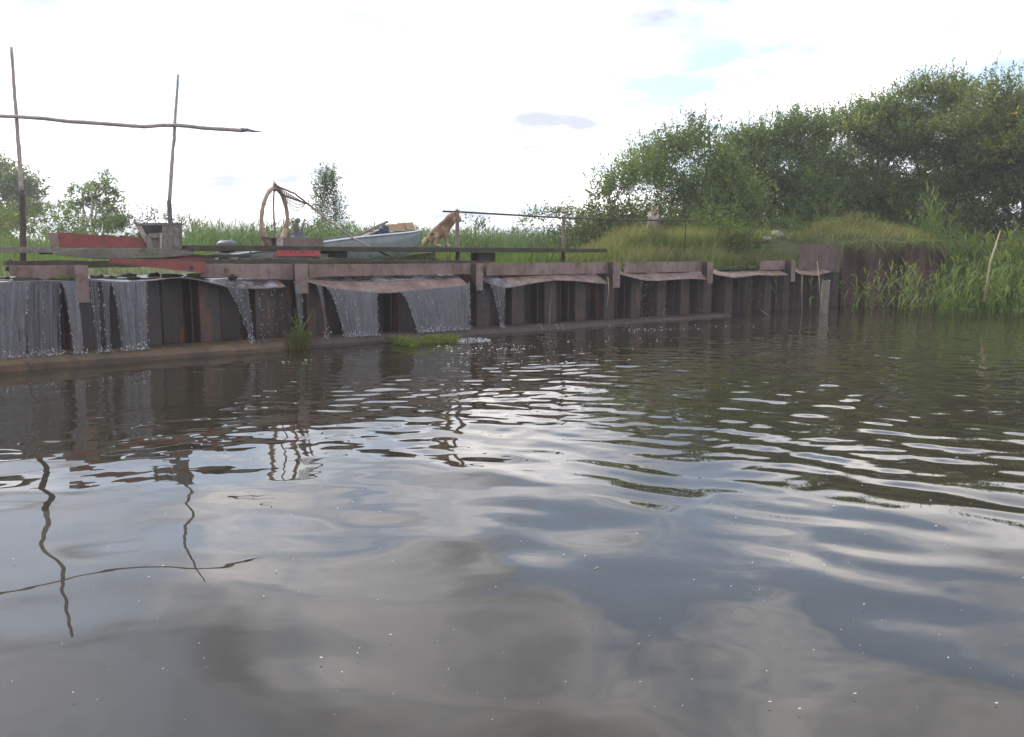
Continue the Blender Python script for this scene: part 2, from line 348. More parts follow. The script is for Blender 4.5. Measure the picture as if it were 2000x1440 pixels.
# ------------------------------------------------------------------ bent spill plates and the film of water on them
def film_mat():
    m, t = material('sliding_water'); N = t.nodes.new; L = t.links.new
    o = N('ShaderNodeOutputMaterial'); b = N('ShaderNodeBsdfPrincipled'); L(b.outputs[0], o.inputs[0])
    b.inputs['Roughness'].default_value = .2; b.inputs['IOR'].default_value = 1.5
    b.inputs['Specular IOR Level'].default_value = .9
    tc = N('ShaderNodeTexCoord'); n = N('ShaderNodeTexNoise'); n.inputs['Scale'].default_value = 14; n.inputs['Detail'].default_value = 6; L(tc.outputs['Object'], n.inputs['Vector'])
    bp = N('ShaderNodeBump'); bp.inputs['Strength'].default_value = .35; bp.inputs['Distance'].default_value = .02; L(n.outputs['Fac'], bp.inputs['Height']); L(bp.outputs[0], b.inputs['Normal'])
    n3 = N('ShaderNodeTexNoise'); n3.inputs['Scale'].default_value = 5; n3.inputs['Detail'].default_value = 8; n3.inputs['Roughness'].default_value = .65; L(tc.outputs['Object'], n3.inputs['Vector'])
    r = N('ShaderNodeValToRGB'); L(n3.outputs['Fac'], r.inputs[0]); r.color_ramp.elements[0].position = .44; r.color_ramp.elements[0].color = (.07, .06, .06, 1); r.color_ramp.elements[1].position = .66; r.color_ramp.elements[1].color = (.34, .325, .36, 1); L(r.outputs[0], b.inputs['Base Color'])  # pale patches put foam and reflected sky into the base colour
    return m
M_film = film_mat()
LIP = .13
BAYS = [  # x0, x1, lip polyline (sight lines at the lip), water parts of it
 ([(-160, 560), (0, 553), (40, 549), (90, 547), (135, 549), (150, 549)], 'bent wet steel plate at the far left, wholly covered by sliding water', [(-160, 150)]),
 ([(170, 546), (200, 549), (240, 552), (285, 549), (310, 546), (335, 542), (362, 541), (385, 545), (415, 553), (445, 559), (480, 563), (520, 563), (558, 560)], 'bent steel plate humped upwards in its middle, left of the leafy weed', [(170, 285), (395, 545)]),
 ([(602, 550), (640, 561), (680, 566), (735, 572), (765, 572), (800, 567), (850, 563), (885, 560), (915, 557)], 'wide grey bent plate with water curtains below, above the floating grass tufts', [(602, 915)]),
 ([(948, 550), (968, 557), (987, 563), (1010, 559), (1050, 551), (1085, 547), (1120, 548), (1150, 551), (1186, 554)], 'dry brown bent plate wavy along its lip, between fourth and fifth bracket', [(948, 1000)]),
 ([(1217, 537), (1240, 543), (1262, 548), (1290, 548), (1330, 545), (1355, 544), (1392, 547)], 'pale flat bent plate with drops falling from it below the second dog', []),
 ([(1400, 537), (1418, 540), (1434, 543), (1455, 540), (1480, 537), (1505, 538), (1540, 537)], 'narrow pale bent plate under the moss, left of the last bracket', []),
 ([(1562, 535), (1580, 537), (1596, 538), (1610, 534), (1622, 531)], 'smallest bent plate, above the grey wooden stake', []),
]
LIPF = []
def resample(pts, n):
    P = np.array([tuple(p) for p in pts]); d = np.concatenate([[0], np.cumsum(np.linalg.norm(np.diff(P, axis=0), axis=1))]); q = np.linspace(0, d[-1], n)
    # smooth the polyline a little
    out_ = np.stack([np.interp(q, d, P[:, i]) for i in range(3)], 1); k = max(1, n//22)
    ker = np.ones(2*k+1)/(2*k+1); pad = np.pad(out_, ((k, k), (0, 0)), mode='edge'); sm_ = np.stack([np.convolve(pad[:, i], ker, 'valid') for i in range(3)], 1)
    sm_[0] = out_[0]; sm_[-1] = out_[-1]; return [Vector(p) for p in sm_]
def lipz(x):
    for pl, _, _ in BAYS:
        if pl[0][0] <= x <= pl[-1][0]:
            return float(np.interp(x, [p[0] for p in pl], [p[1] for p in pl]))
    return 550
film = MB()
for bi, (pl, lab, wet) in enumerate(BAYS):
    lip = resample([WR(x, y, LIP) for x, y in pl], 56)
    m = MB(); rows_t, rows_b, frow = [], [], []
    for i, p in enumerate(lip):
        s = (p-A0).dot(U); rt, rb, fr = [], [], []
        for j in range(9):
            q = j/8; off = .74*(1-q)+LIP*q; zb = 1.035+.012*mn.noise(Vector((s*2, off*3, 5)))
            z = zb+(p.z-zb)*(q**2.2 if p.z < zb else q)
            rt.append(WP(s, off, z)); rb.append(WP(s, off, z-.014)); fr.append(WP(s, off, z+.006+.004*mn.noise(Vector((s*9, off*9, 1)))))
        rows_t.append(rt+rb[::-1]); frow.append(fr)
    m.grid(rows_t, True); c = len(rows_t[0])
    m.add(rows_t[0], [tuple(range(c))]); m.add(rows_t[-1], [tuple(range(c))[::-1]])
    o = build('spill_plate', m, M_plate, None, smooth=True, loc=WP((lip[0]-A0).dot(U), .74, 1.03)); tag(o, lab, 'steel plate', 'bent plates on top of the wall')
    for a, b in wet:
        sa, sb = S(a, LIP), S(b, LIP); rr = [f for f, p in zip(frow, lip) if sa-.02 <= (p-A0).dot(U) <= sb+.02]
        if len(rr) > 1: film.grid([f[:6] for f in rr] if bi == 2 else rr)
uw = MB(); uw.v = list(film.v); uw.f = list(film.f); rows = []
for i in range(90):
    s = SL+(S600+3.5-SL)*i/89; row = []
    for j in range(24):
        off = .745+3.4*j/23; row.append(WP(s, off, 1.052+.006*mn.noise(Vector((s*5, off*5, 0)))))
    rows.append(row)
uw.grid(rows)
o = build('upper_water', uw, M_film, None, smooth=True, loc=WP(0, 1, 1.05)); tag(o, kind='structure')

# ------------------------------------------------------------------ brackets and beams
def bracket(xa, xp, ztop_, lab, tall=.48, wpx=.085, mm=M_rust, hl=.22, hr=.22):
    sa, sp = S(xa, .33), S(xp, .12)
    t = thing('steel_bracket', WP(sp, .3, ztop_-tall), lab, 'steel bracket', 'rusty brackets along the top of the wall')
    m = MB(); sa2 = sa; zt = ztop_
    # web of the beam (tapered) and its top flange, kept just short of the flange plate
    m.add([WP(sa2, .33, zt-hl), WP(sp+.05, .33, zt-hr), WP(sp+.05, .33, zt), WP(sa2, .33, zt), WP(sa2, .348, zt-hl), WP(sp+.05, .348, zt-hr), WP(sp+.05, .348, zt), WP(sa2, .348, zt)],
          [(0, 1, 2, 3), (7, 6, 5, 4), (0, 4, 5, 1), (3, 2, 6, 7), (0, 3, 7, 4), (1, 5, 6, 2)])
    m.box(WP((sa2+sp)/2, .40, zt-.008), U*((sp-sa2)/2+.04), NB*.055, Vector((0, 0, .007)))
    build('crossbeam', m, mm, t)
    m = MB(); m.box(WP(sp, .115, zt-tall/2), U*wpx, NB*.009, Vector((0, 0, tall/2))); build('end_plate', m, mm, t, bevel=.002)
    m = MB(); pr = [(.126, zt-.003), (.327, zt-.003), (.327, zt-tall*.55), (.126, zt-tall+.004)]
    a = [WP(sp-.02, o_, z_) for o_, z_ in pr]; b = [WP(sp+.0, o_, z_) for o_, z_ in pr]
    m.add(a+b, [(0, 1, 2, 3), (7, 6, 5, 4), (0, 4, 5, 1), (1, 5, 6, 2), (2, 6, 7, 3), (3, 7, 4, 0)]); build('gusset', m, M_rust_dark, t)
    return t
bracket(18, 158, 1.235, 'leftmost bracket, its beam deepening towards a square hanging end', .46, .075, hl=.12, hr=.26)
bracket(392, 588, 1.235, 'second bracket, standing directly above the leafy weed on the ledge', .43, .10, hl=.17, hr=.24)
bracket(604, 936, 1.222, 'third bracket, ending at the right edge of the widest waterfall', .46, .07, hl=.185, hr=.185)
bracket(950, 1204, 1.225, 'long clean bracket below the middle post of the handrail', .50, .10)
bracket(1219, 1387, 1.225, 'bracket with a pale scratch at its end, below the grass with the second dog', .48, .095)
bracket(1485, 1549, 1.235, 'shortest bracket, half buried by grass at its left', .52, .085)
sc1 = MB(); q0 = WR(1374, 527, .31); q1 = WR(1386, 541, .31); sc1.tube([q0, (q0+q1)/2+Vector((0, 0, .01)), q1], [.008, .012, .006], 5)
o = build('bent_stick', sc1, M_stick, None); tag(o, 'short pale stick slanting against the bracket with grass above', 'stick')
# tall plate at the corner
m = MB(); a, b = WR(1562, 478, .36), WR(1641, 478, .36); m.box(((a.x+b.x)/2, (a.y+b.y)/2, a.z-.36), U*((b-a).length/2), NB*.012, Vector((0, 0, .36)))
o = build('corner_plate', m, M_rust_mid, None, bevel=.003); tag(o, 'flat rusty rectangular plate at the corner below the grassy mound', 'steel plate')

# ------------------------------------------------------------------ waterfalls
def curtain_mat(name, lo, hi, col):
    m, t = material(name); N = t.nodes.new; L = t.links.new
    o = N('ShaderNodeOutputMaterial'); p = N('ShaderNodeBsdfPrincipled'); p.inputs['Base Color'].default_value = (*col, 1); p.inputs['Roughness'].default_value = .25
    uv = N('ShaderNodeUVMap'); mp = N('ShaderNodeMapping'); mp.inputs['Scale'].default_value = (38, .9, 1); L(uv.outputs[0], mp.inputs[0])
    n = N('ShaderNodeTexNoise'); n.inputs['Scale'].default_value = 1; n.inputs['Detail'].default_value = 7; n.inputs['Roughness'].default_value = .7; L(mp.outputs[0], n.inputs['Vector'])
    mp2 = N('ShaderNodeMapping'); mp2.inputs['Scale'].default_value = (60, 14, 1); L(uv.outputs[0], mp2.inputs[0])
    n2 = N('ShaderNodeTexNoise'); n2.inputs['Scale'].default_value = 1; n2.inputs['Detail'].default_value = 4; L(mp2.outputs[0], n2.inputs['Vector'])
    ad = N('ShaderNodeMath'); ad.operation = 'MULTIPLY_ADD'; L(n2.outputs['Fac'], ad.inputs[0]); ad.inputs[1].default_value = .35; L(n.outputs['Fac'], ad.inputs[2])
    r = N('ShaderNodeMapRange'); L(ad.outputs[0], r.inputs[0]); r.inputs[1].default_value = .5; r.inputs[2].default_value = .86; r.inputs[3].default_value = lo; r.inputs[4].default_value = hi
    bp = N('ShaderNodeBump'); bp.inputs['Strength'].default_value = .5; bp.inputs['Distance'].default_value = .02; L(n.outputs['Fac'], bp.inputs['Height']); L(bp.outputs[0], p.inputs['Normal'])
    at = N('ShaderNodeAttribute'); at.attribute_name = 'edge'; se = N('ShaderNodeSeparateColor'); L(at.outputs['Color'], se.inputs[0])
    e1 = N('ShaderNodeMath'); e1.operation = 'MULTIPLY_ADD'; L(n.outputs['Fac'], e1.inputs[0]); e1.inputs[1].default_value = 2.4; L(se.outputs[0], e1.inputs[2])
    e2 = N('ShaderNodeMapRange'); L(e1.outputs[0], e2.inputs[0]); e2.inputs[1].default_value = 1.0; e2.inputs[2].default_value = 1.5
    mu = N('ShaderNodeMath'); mu.operation = 'MULTIPLY'; L(r.outputs[0], mu.inputs[0]); L(e2.outputs[0], mu.inputs[1])
    tr = N('ShaderNodeBsdfTransparent'); mx = N('ShaderNodeMixShader'); L(mu.outputs[0], mx.inputs[0]); L(tr.outputs[0], mx.inputs[1]); L(p.outputs[0], mx.inputs[2]); L(mx.outputs[0], o.inputs[0])
    return m
M_curt = curtain_mat('falling_water', .26, .84, (.18, .18, .20)); M_thin = curtain_mat('thin_falling_water', .08, .62, (.20, .20, .22))
M_drop = surf('water_drops', (.62, .64, .68), (.8, .8, .84), None, 20, .15, 0)
def curtain(xa, xb, ya, yb, lab, thin=False, beads=(), splash=True, off0=LIP-.006):
    """xa,xb top edge; ya,yb bottom edge (sight lines on the ledge)"""
    n = max(5, int(abs(xb-xa)/5)); rows = []; uvs = []
    g = random.Random(int(xa*7+3)); top, bot = [], []
    for i in range(n+1):
        q = i/n; x = xa+(xb-xa)*q; x2 = ya+(yb-ya)*q
        T = WR(x, lipz(x)-.4, off0); sb = S(x2, .05)
        o2 = .035+.02*mn.noise(Vector((x*.05, 0, 0))); Bt = WP(sb, o2, ztop(sb)-.012 if o2 > .02 else ztop(sb)-.05)
        top.append(T); bot.append(Bt)
    nj = 16
    for j in range(nj+1):
        q = j/nj; hq = math.sqrt(q); row = []
        for i in range(n+1):
            T, Bt = top[i], bot[i]; p = Vector((T.x+(Bt.x-T.x)*hq, T.y+(Bt.y-T.y)*hq, T.z+(Bt.z-T.z)*q))
            p += NB*(.012*mn.noise(Vector((i*.6+xa, q*3, 0)))); row.append(p)
        rows.append(row)
    m = MB(); m.grid(rows)
    t = thing('waterfall', bot[n//2], lab, 'waterfall', 'water falling over the wall')
    o = build('water_curtain', m, M_thin if thin else M_curt, t, smooth=True)
    uvl = o.data.uv_layers.new(name='UVMap'); s0 = S(xa); wl = (top[-1]-top[0]).length+.02
    for lp in o.data.loops:
        vi = lp.vertex_index; uvl.data[lp.index].uv = (((vi % (n+1))/n)*wl + s0*1.0, 1-(vi//(n+1))/nj)
    ea = o.data.color_attributes.new('edge', 'FLOAT_COLOR', 'POINT')
    for vi, dd in enumerate(ea.data):
        i_ = vi % (n+1); q_ = (vi//(n+1))/nj; e_ = min(i_, n-i_)/n*wl/.05; hole = .9*max(0, mn.noise(Vector((i_*.35+xa, q_*2.2, 7)))) * (q_*1.6)
        e_ = min(1, e_) - hole*1.4; dd.color = (e_, q_, 0, 1)
    d = MB()
    for e in beads:                                        # ropes of drops along an edge
        i = 0 if e == 'l' else n if e == 'r' else int(n*e)
        for k in range(20):
            q = g.random(); hq = math.sqrt(q); T, Bt = top[i], bot[i]
            p = Vector((T.x+(Bt.x-T.x)*hq, T.y+(Bt.y-T.y)*hq, T.z+(Bt.z-T.z)*q)) + U*g.gauss(0, .004+.010*q) + NB*g.gauss(-.01, .008)
            r_ = g.uniform(.0022, .0062)*(1 if e != .5 else .8); d.tube([p, p+Vector((0, 0, -r_*g.uniform(1.5, 4)))], [r_*.7, r_*.5], 4)
    if splash:
        for k in range(int(20+abs(yb-ya)*1.3)):
            x2 = g.uniform(min(ya, yb), max(ya, yb)+1); sb = S(x2, .05); p = WP(sb+g.gauss(0, .03), g.uniform(-.05, .12), ztop(sb)+g.random()**2*.09)
            d.blob(p, *(.002+.006*g.random()**2,)*3, .1, k, 5, 3)
    if d.v: o2 = build('water_drops', d, M_drop, t); o2['kind'] = 'stuff'
    return t
curtain(-150, 62, -160, 38, 'broad grey sheet of water at the left edge of the photo', beads=())
curtain(56, 118, 40, 108, 'ragged patch of falling water beside the broad sheet at the left edge', thin=True, beads=('l', .5, 'r'))
curtain(116, 150, 132, 152, 'narrow ribbon of water just left of the leftmost bracket', beads=('l',), splash=True)
curtain(170, 192, 180, 188, 'thin ribbon of water just right of the leftmost bracket', thin=True, beads=('l', 'r'))
curtain(197, 218, 198, 205, 'tapering stream of water falling left of the dark wedge-shaped gap', beads=('l',), thin=True)
curtain(216, 289, 228, 278, 'smooth curtain of water ending in a beaded edge, left of the dark humped bay', beads=('l', 'r'))
curtain(428, 482, 483, 489, 'stream narrowing downwards like a funnel below the low end of the humped plate', thin=True, beads=('l', .4, 'r'))
curtain(572, 592, 578, 586, 'thin stream of water behind the leafy weed', thin=True, beads=('r',))
curtain(614, 626, 631, 636, 'slender trickle just left of the wide falls', thin=True, beads=('r',))
curtain(630, 735, 668, 735, 'wide ragged waterfall between leafy weed and dark gap', beads=('l', .5, .2, 'r'))
curtain(777, 829, 812, 858, 'waterfall between the dark gap and the widest smooth fall', beads=('l', 'r', .55))
curtain(829, 916, 851, 916, 'smooth waterfall with straight white right edge behind floating grass tufts', beads=('r', 'r', 'r'))
curtain(952, 988, 976, 981, 'small lacy V-shaped trickle right of the third bracket', thin=True, beads=('l', 'r', .5))
def drips(xs, lab, ybase=None, n=40, sp=.02):
    g = random.Random(int(xs[0])); m = MB()
    for x in xs:
        T = WR(x, lipz(x), LIP); sb = (T-A0).dot(U)
        for k in range(int(n/len(xs))):
            q = g.random(); p = WP(sb+g.gauss(0, sp)*math.sqrt(q), LIP-.02-.05*q+g.gauss(0, .01), T.z*(1-q)+ztop(sb)*q)
            r_ = g.uniform(.0018, .0048); m.tube([p, p+Vector((0, 0, -r_*g.uniform(2, 5)))], [r_*.6, r_*.5], 4)
    o = build('dripping_water', m, M_drop, None, loc=WP(S(xs[0]), .1, .1)); tag(o, lab, 'water drops', 'water falling over the wall')
drips([1249, 1252, 1257, 1262], 'sparse column of drops splashing into the river below the pale plate', n=110, sp=.035)
drips([1294, 1297], 'faint column of drops just right of the sparse splashing column', n=26, sp=.02)
drips([1362, 1364], 'faint drops falling just left of the scratched bracket', n=20, sp=.02)
drips([462, 470, 505, 520, 535, 548, 510, 528], 'scattered fine drips between the funnel-shaped stream and leafy weed', n=120, sp=.02)
drips([940, 943], 'few drops right of the widest waterfall', n=14, sp=.02)

# foam where the water lands, and specks drifting on the river
fm = MB(); g = random.Random(5)
def fleck(x, y, r):
    n = 6; a0 = g.random()*6; c = Vector((x, y, .012)); fm.blob(c, r*g.uniform(.8, 2.0), r*.8, r*.35, .3, g.random()*9, 6, 4)
for cx_, cy_, n, rx, ry in ((922, 666, 420, .30, .42), (950, 682, 200, .8, .8), (1010, 705, 70, 1.5, .5), (880, 668, 60, .3, .2), (1258, 645, 60, .5, .25), (1110, 672, 60, 1.8, 1.2), (590, 708, 14, .3, .2), (1340, 640, 50, 1.6, .6)):
    c = PZ(cx_, cy_, 0)
    for k in range(n):
        a = g.random()*2*PI; q = math.sqrt(g.random()); x, y = c.x+math.cos(a)*q*rx, c.y+math.sin(a)*q*ry
        if (x-A0.x)*NB.x+(y-A0.y)*NB.y < -.03: fleck(x, y, .0018+.010*g.random()**3)
o = build('foam', fm, M_foam, None, smooth=True, loc=(0, 12, 0)); tag(o, kind='stuff', label='white foam flecks below the waterfalls', cat='foam')
fm = MB()
for k in range(150):
    d = ray(g.uniform(-20, 2020), 860+g.random()**.8*560); t_ = -H/d.z; p = CAM+d*t_; fleck(p.x, p.y, (.0008+.0030*g.random()**2.5)*max(1, p.y/3.4))
o = build('foam_specks', fm, M_foam, None, smooth=True, loc=(0, 4, 0)); tag(o, kind='stuff', label='tiny white specks drifting on the calm water', cat='foam')

# ------------------------------------------------------------------ walkway, planks, rails
OFW = 1.0
def plank(name, xa, ya, xb, yb, off, depth, th, m_, lab, cat='plank', group=None, taper=0, wob=.01, seed=0, n=14):
    a, b = WR(xa, ya, off), WR(xb, yb, off); mb = MB(); rows = []
    for i in range(n+1):
        q = i/n; c = a.lerp(b, q) + Vector((0, 0, wob*mn.noise(Vector((q*5, seed, 0))))); k = 1
        if taper: k = min(1, (q/taper)**.6+.12, ((1-q)/taper)**.6+.12)
        h = th*k; j = .006*mn.noise(Vector((q*9, seed+4, 2))); zc = c.z-th/2
        pts = [c + NB*j, c + NB*(depth), c + NB*depth, c + NB*(.0+j)]
        rows.append([Vector((pts[0].x, pts[0].y, zc+h/2)), Vector((pts[1].x, pts[1].y, zc+h/2)), Vector((pts[2].x, pts[2].y, zc-h/2)), Vector((pts[3].x, pts[3].y, zc-h/2))])
    mb.grid(rows, True); mb.add(rows[0], [(3, 2, 1, 0)]); mb.add(rows[-1], [(0, 1, 2, 3)])
    o = build(name, mb, m_, None, bevel=.004); return tag(o, lab, cat, group)
plank('walkway_plank', 381, 479.3, 1186, 486, .80, .80, .075, M_darkwood, 'long dark narrow walkway plank the sitting dog rests on', wob=.006)
plank('walkway_plank', -190, 480, 175, 484, OFW+.05, .2, .075, M_oldwood, 'pale-topped plank at the far left, passing the left pole', seed=4, wob=.02)
plank('plank_end', 258, 486.5, 378, 486.5, .845, .75, .05, M_darkwood, 'dark plank behind the grey board, carrying the wooden crate', wob=.0, seed=31)
plank('grey_board', 104, 484.5, 378, 485, .78, .045, .135, M_greywood, 'grey boat-shaped board with pointed ends standing on edge below the crate', taper=.34, wob=.0, n=30)
plank('mossy_plank', 12, 509, 330, 509, .62, .2, .085, M_darkwood, 'dark mossy plank at the left, bent down at its left end', seed=2, wob=.02)
plank('mossy_plank', 300, 507, 716, 506, .56, .22, .06, M_darkwood, 'long mossy plank on the brackets below the red plastic crate', seed=8, wob=.03)
plank('mossy_plank', 372, 498, 494, 497, .85, .15, .045, M_darkwood, 'short dark plank left of the pale grey panels', seed=12, wob=.04, taper=.3)
plank('mossy_plank', 500, 501, 652, 501, .82, .15, .035, M_oldwood, 'brown split plank under the red plastic crate', seed=13, wob=.03, taper=.2)
plank('edge_beam', 640, 507, 958, 509.5, .72, .12, .045, M_rust_dark, 'dark rusty edge beam running behind the third bracket to the concrete block', cat='beam', seed=14)
m = MB(); m.tube([WR(22, 508, .66), WR(16, 516, .66), WR(14, 530, .66)], [.03, .035, .03], 7); o = build('bent_branch', m, M_darkwood, None, smooth=True); tag(o, 'short dark branch hanging at the left end of the mossy plank', 'branch')
def block(name, x0, x1, y0, y1, off, depth, m_, lab, cat):
    a, b, c = WR(x0, y0, off), WR(x1, y0, off), WR(x0, y1, off); zc = (a.z+c.z)/2; mid = (a+b)/2 + NB*depth/2; mb = MB()
    mb.box((mid.x, mid.y, zc), U*((b-a).length/2), NB*depth/2, Vector((0, 0, (a.z-c.z)/2))); o = build(name, mb, m_, None, bevel=.008)
    return tag(o, lab, cat)
block('support_block', 934, 968, 493.5, 512, OFW+.02, .22, M_rust_dark, 'dark square block under the walkway plank between the handrail posts', 'block')
block('support_block', 652, 679, 490.5, 504, OFW+.02, .2, M_black, 'black block under the walkway plank right of the red crate', 'block')
block('support_block', 637, 655, 489, 496, OFW+.05, .2, M_darkwood, 'small dark block wedged between black block and pale panel', 'block')
block('support_block', 80, 105, 489.5, 497, OFW+.1, .15, M_darkwood, 'small dark block under the far left plank', 'block')
# handrail
hr = thing('handrail', WP(S(893, OFW), OFW, 1.15), 'rusty pipe handrail on two posts behind the sitting dog', 'handrail')
a, b = WR(865, 413, OFW+.33), WR(1362, 431, OFW+.33); a2 = WR(895, 414, OFW+.33); c_ = WR(1102, 426, OFW+.33)
m = MB(); m.tube([a, a2, c_, b.lerp(c_, .5)+Vector((0, 0, -.015)), b], .017, 8); build('rail', m, M_rust_dark, hr, smooth=True)
for xx, y0, r in ((893, 410, .040), (1101, 421, .037)):
    p = WR(xx, y0, OFW+.33); m = MB(); m.tube([(p.x, p.y, 1.0), (p.x, p.y, p.z)], r, 10); build('post', m, M_rust, hr, smooth=False)
p = WR(1339, 432, OFW+.33); m = MB(); m.tube([(p.x, p.y, 1.3), (p.x, p.y, p.z)], .014, 6); build('post', m, M_rust_dark, hr)
for pts, lab in (([(905, 490), (912, 495), (920, 503), (928, 511)], 'thin black cable hanging from the plank right of the first handrail post'),
                 ([(1098, 457), (1094, 465), (1088, 482), (1080, 498), (1074, 511)], 'thin black cable slanting down from the middle handrail post')):
    m = MB(); m.tube([WR(x, y, OFW-.03+(.3 if x > 1000 else 0)) for x, y in pts], .006, 5); o = build('cable', m, M_cable, None, smooth=True); tag(o, lab, 'cable')

# ------------------------------------------------------------------ pole frame
def stick(pts, r0, r1, m_, nm, off, parent=None, knots=True, seed=0):
    P = [WR(x, y, off) for x, y in pts]; out_ = []; rr = []
    for i in range(len(P)-1):
        for j in range(6):
            q = j/6; p = P[i].lerp(P[i+1], q); f = (i+q)/(len(P)-1); out_.append(p + Vector((mn.noise(Vector((f*14, seed, 0))), 0, mn.noise(Vector((f*14, seed, 5)))))*.008)
            rr.append((r0+(r1-r0)*f)*(1+(.16*mn.noise(Vector((f*40, seed, 3))) if knots else 0)))
    out_.append(P[-1]); rr.append(r1); m = MB(); m.tube(out_, rr, 8); return build(nm, m, m_, parent, smooth=True)
POFF = 1.38
t = thing('tall_pole', WP(S(45, POFF), POFF, 1.0), 'tall thin pole standing in a rusty pipe at the far left', 'pole', 'poles of the net frame')
stick([(45, 512), (45, 440), (42, 372)], .040, .036, M_rust_dark, 'pipe_sleeve', POFF, t, False)
stick([(42, 374), (38, 310), (33, 240), (29, 190), (22, 92)], .029, .018, M_stick, 'stick', POFF, t, seed=3)
t = thing('tall_pole', WP(S(331, POFF), POFF, 1.0), 'tall thin pole standing in a dark pipe behind the wooden crate', 'pole', 'poles of the net frame')
stick([(336, 500), (333, 440), (330, 392)], .036, .034, M_tyre, 'pipe_sleeve', POFF, t, False)
stick([(331, 394), (335, 330), (340, 270), (342, 235), (345, 190), (348, 146)], .029, .016, M_stick, 'stick', POFF, t, seed=6)
t = thing('cross_pole', WR(0, 227, POFF-.06), 'crooked horizontal pole with a sharpened right end, lashed across both tall poles', 'pole')
stick([(-150, 220), (-40, 225), (30, 228), (80, 231), (140, 238), (210, 242), (280, 248), (310, 245), (345, 245), (400, 250), (465, 255), (478, 254)], .022, .028, M_stick, 'stick', POFF-.062, t, seed=9)
stick([(470, 254.5), (484, 254), (497, 257), (512, 257)], .034, .004, M_oldwood, 'sharpened_end', POFF-.062, t, seed=11)

# ------------------------------------------------------------------ red channel beams
def channel(pa, pb, ha, hb, m_, lab, off, offb=None, flange=.05, hole=None, closed=False):
    offb = off if offb is None else offb
    a, b = WR(*pa, off), WR(*pb, offb); t = thing('red_beam', (a+b)/2, lab, 'steel beam'); m = MB()
    up = Vector((0, 0, 1)); th = .008
    m.add([a, b, b-up*hb, a-up*ha, a+NB*th, b+NB*th, b-up*hb+NB*th, a-up*ha+NB*th], [(3, 2, 1, 0), (4, 5, 6, 7), (0, 1, 5, 4), (2, 3, 7, 6), (1, 2, 6, 5), (3, 0, 4, 7)])
    build('web', m, m_, t); m = MB()
    for z0, z1 in ((0.0, 0.0), (-ha, -hb)):
        k = .003 if z0 == 0 else -.011
        q = [a+up*(z0+k), b+up*(z1+k), b+up*(z1+k)+NB*flange, a+up*(z0+k)+NB*flange]; m.add(q+[p+up*.008 for p in q], [(0, 1, 2, 3), (7, 6, 5, 4), (0, 4, 5, 1), (1, 5, 6, 2), (2, 6, 7, 3), (3, 7, 4, 0)])
    build('flange', m, m_, t)
    if hole:
        h = WR(*hole, off); rows = []; mm = MB(); c = h-NB*.004
        mm.add([c]+[c+U*math.cos(i*PI/6)*.033+up*math.sin(i*PI/6)*.033 for i in range(12)], [(0, i+1, (i+1) % 12+1) for i in range(12)]); build('hole', mm, M_black, t)
    return t, a, b
t, a, b = channel((113, 455), (285, 468), .215, .115, M_red, 'red painted steel trough lying behind the grey board', 1.25, 1.15, flange=.14)
m = MB(); up = Vector((0, 0, 1)); e0 = a-NB*.001-U*.012; m.add([e0-U*.10+NB*.09, e0, e0-up*.215, e0-U*.06+NB*.09-up*.20], [(0, 1, 2, 3), (3, 2, 1, 0)]); q = [e0-U*.012, e0+U*.012, e0+U*.012-up*.215, e0-U*.012-up*.215]; m.add(q+[p-NB*.02 for p in q], [(0, 1, 2, 3), (7, 6, 5, 4), (0, 4, 5, 1), (1, 5, 6, 2), (2, 6, 7, 3), (3, 7, 4, 0)])
build('end_plate', m, M_rust, t)
channel((215, 506), (402, 512), .04, .145, M_red, 'red channel beam with a round hole, tapering to the left under the mossy plank', .285, .285, flange=.08, hole=(373, 524))
channel((180, 498), (420, 500), .04, .06, M_red, 'thin strip of red beam showing between grey board and mossy plank', .92, .86, flange=.08)
for pts, lab in ((([(205, 455), (222, 456), (243, 468)]), 'pale flat plank end lying on the red trough'), ([(240, 457), (262, 459), (280, 462)], 'second pale plank end lying beside the wooden crate')):
    m = MB(); P = [WR(x, y+3, 1.36) for x, y in pts]; m.grid([[p, p+NB*.15, p+NB*.15-Vector((0, 0, .025)), p-Vector((0, 0, .025))] for p in P], True); o = build('plank_end', m, M_oldwood, None); tag(o, lab, 'plank', 'plank ends on the red trough')

# ------------------------------------------------------------------ wooden crate
CO = 1.12
cr = thing('wooden_crate', WR(310, 484, CO), 'weathered open wooden crate with a slanting side, standing on the planks by a pole', 'crate')
def quadplate(pts, offs, th, nm, m_, par):
    P = [WR(x, y, o_) for (x, y), o_ in zip(pts, offs)]; nrm = (P[1]-P[0]).cross(P[3]-P[0]).normalized()*th
    mb = MB(); mb.add(P+[p+nrm for p in P], [(3, 2, 1, 0), (4, 5, 6, 7), (0, 1, 5, 4), (1, 2, 6, 5), (2, 3, 7, 6), (3, 0, 4, 7)]); return build(nm, mb, m_, par)
for xa, xb in ((318, 327.5), (328, 338.5), (339.5, 350), (350.6, 356)):
    quadplate([(xa, 435.5), (xb, 436), (xb, 487), (xa, 486)], [CO]*4, .02, 'slat', M_oldwood, cr)
quadplate([(264, 438), (274, 437), (295, 474), (284, 474)], [CO]*4, .02, 'slant_board', M_stick, cr)
quadplate([(284, 462), (293, 460), (300, 486), (288, 486)], [CO-.025]*4, .02, 'slant_board', M_oldwood, cr)
quadplate([(274, 436), (318, 435), (356, 436), (262, 438)], [CO+.42, CO+.42, CO+.42, CO+.42], .02, 'rim_board', M_oldwood, cr)
quadplate([(266, 437.5), (356, 435), (356, 438.5), (266, 441)], [CO-.012]*4, .012, 'rim_board', M_oldwood, cr)
quadplate([(292, 455.5), (318, 455.5), (318, 465), (290, 465)], [CO-.003]*4, .02, 'board', M_oldwood, cr)
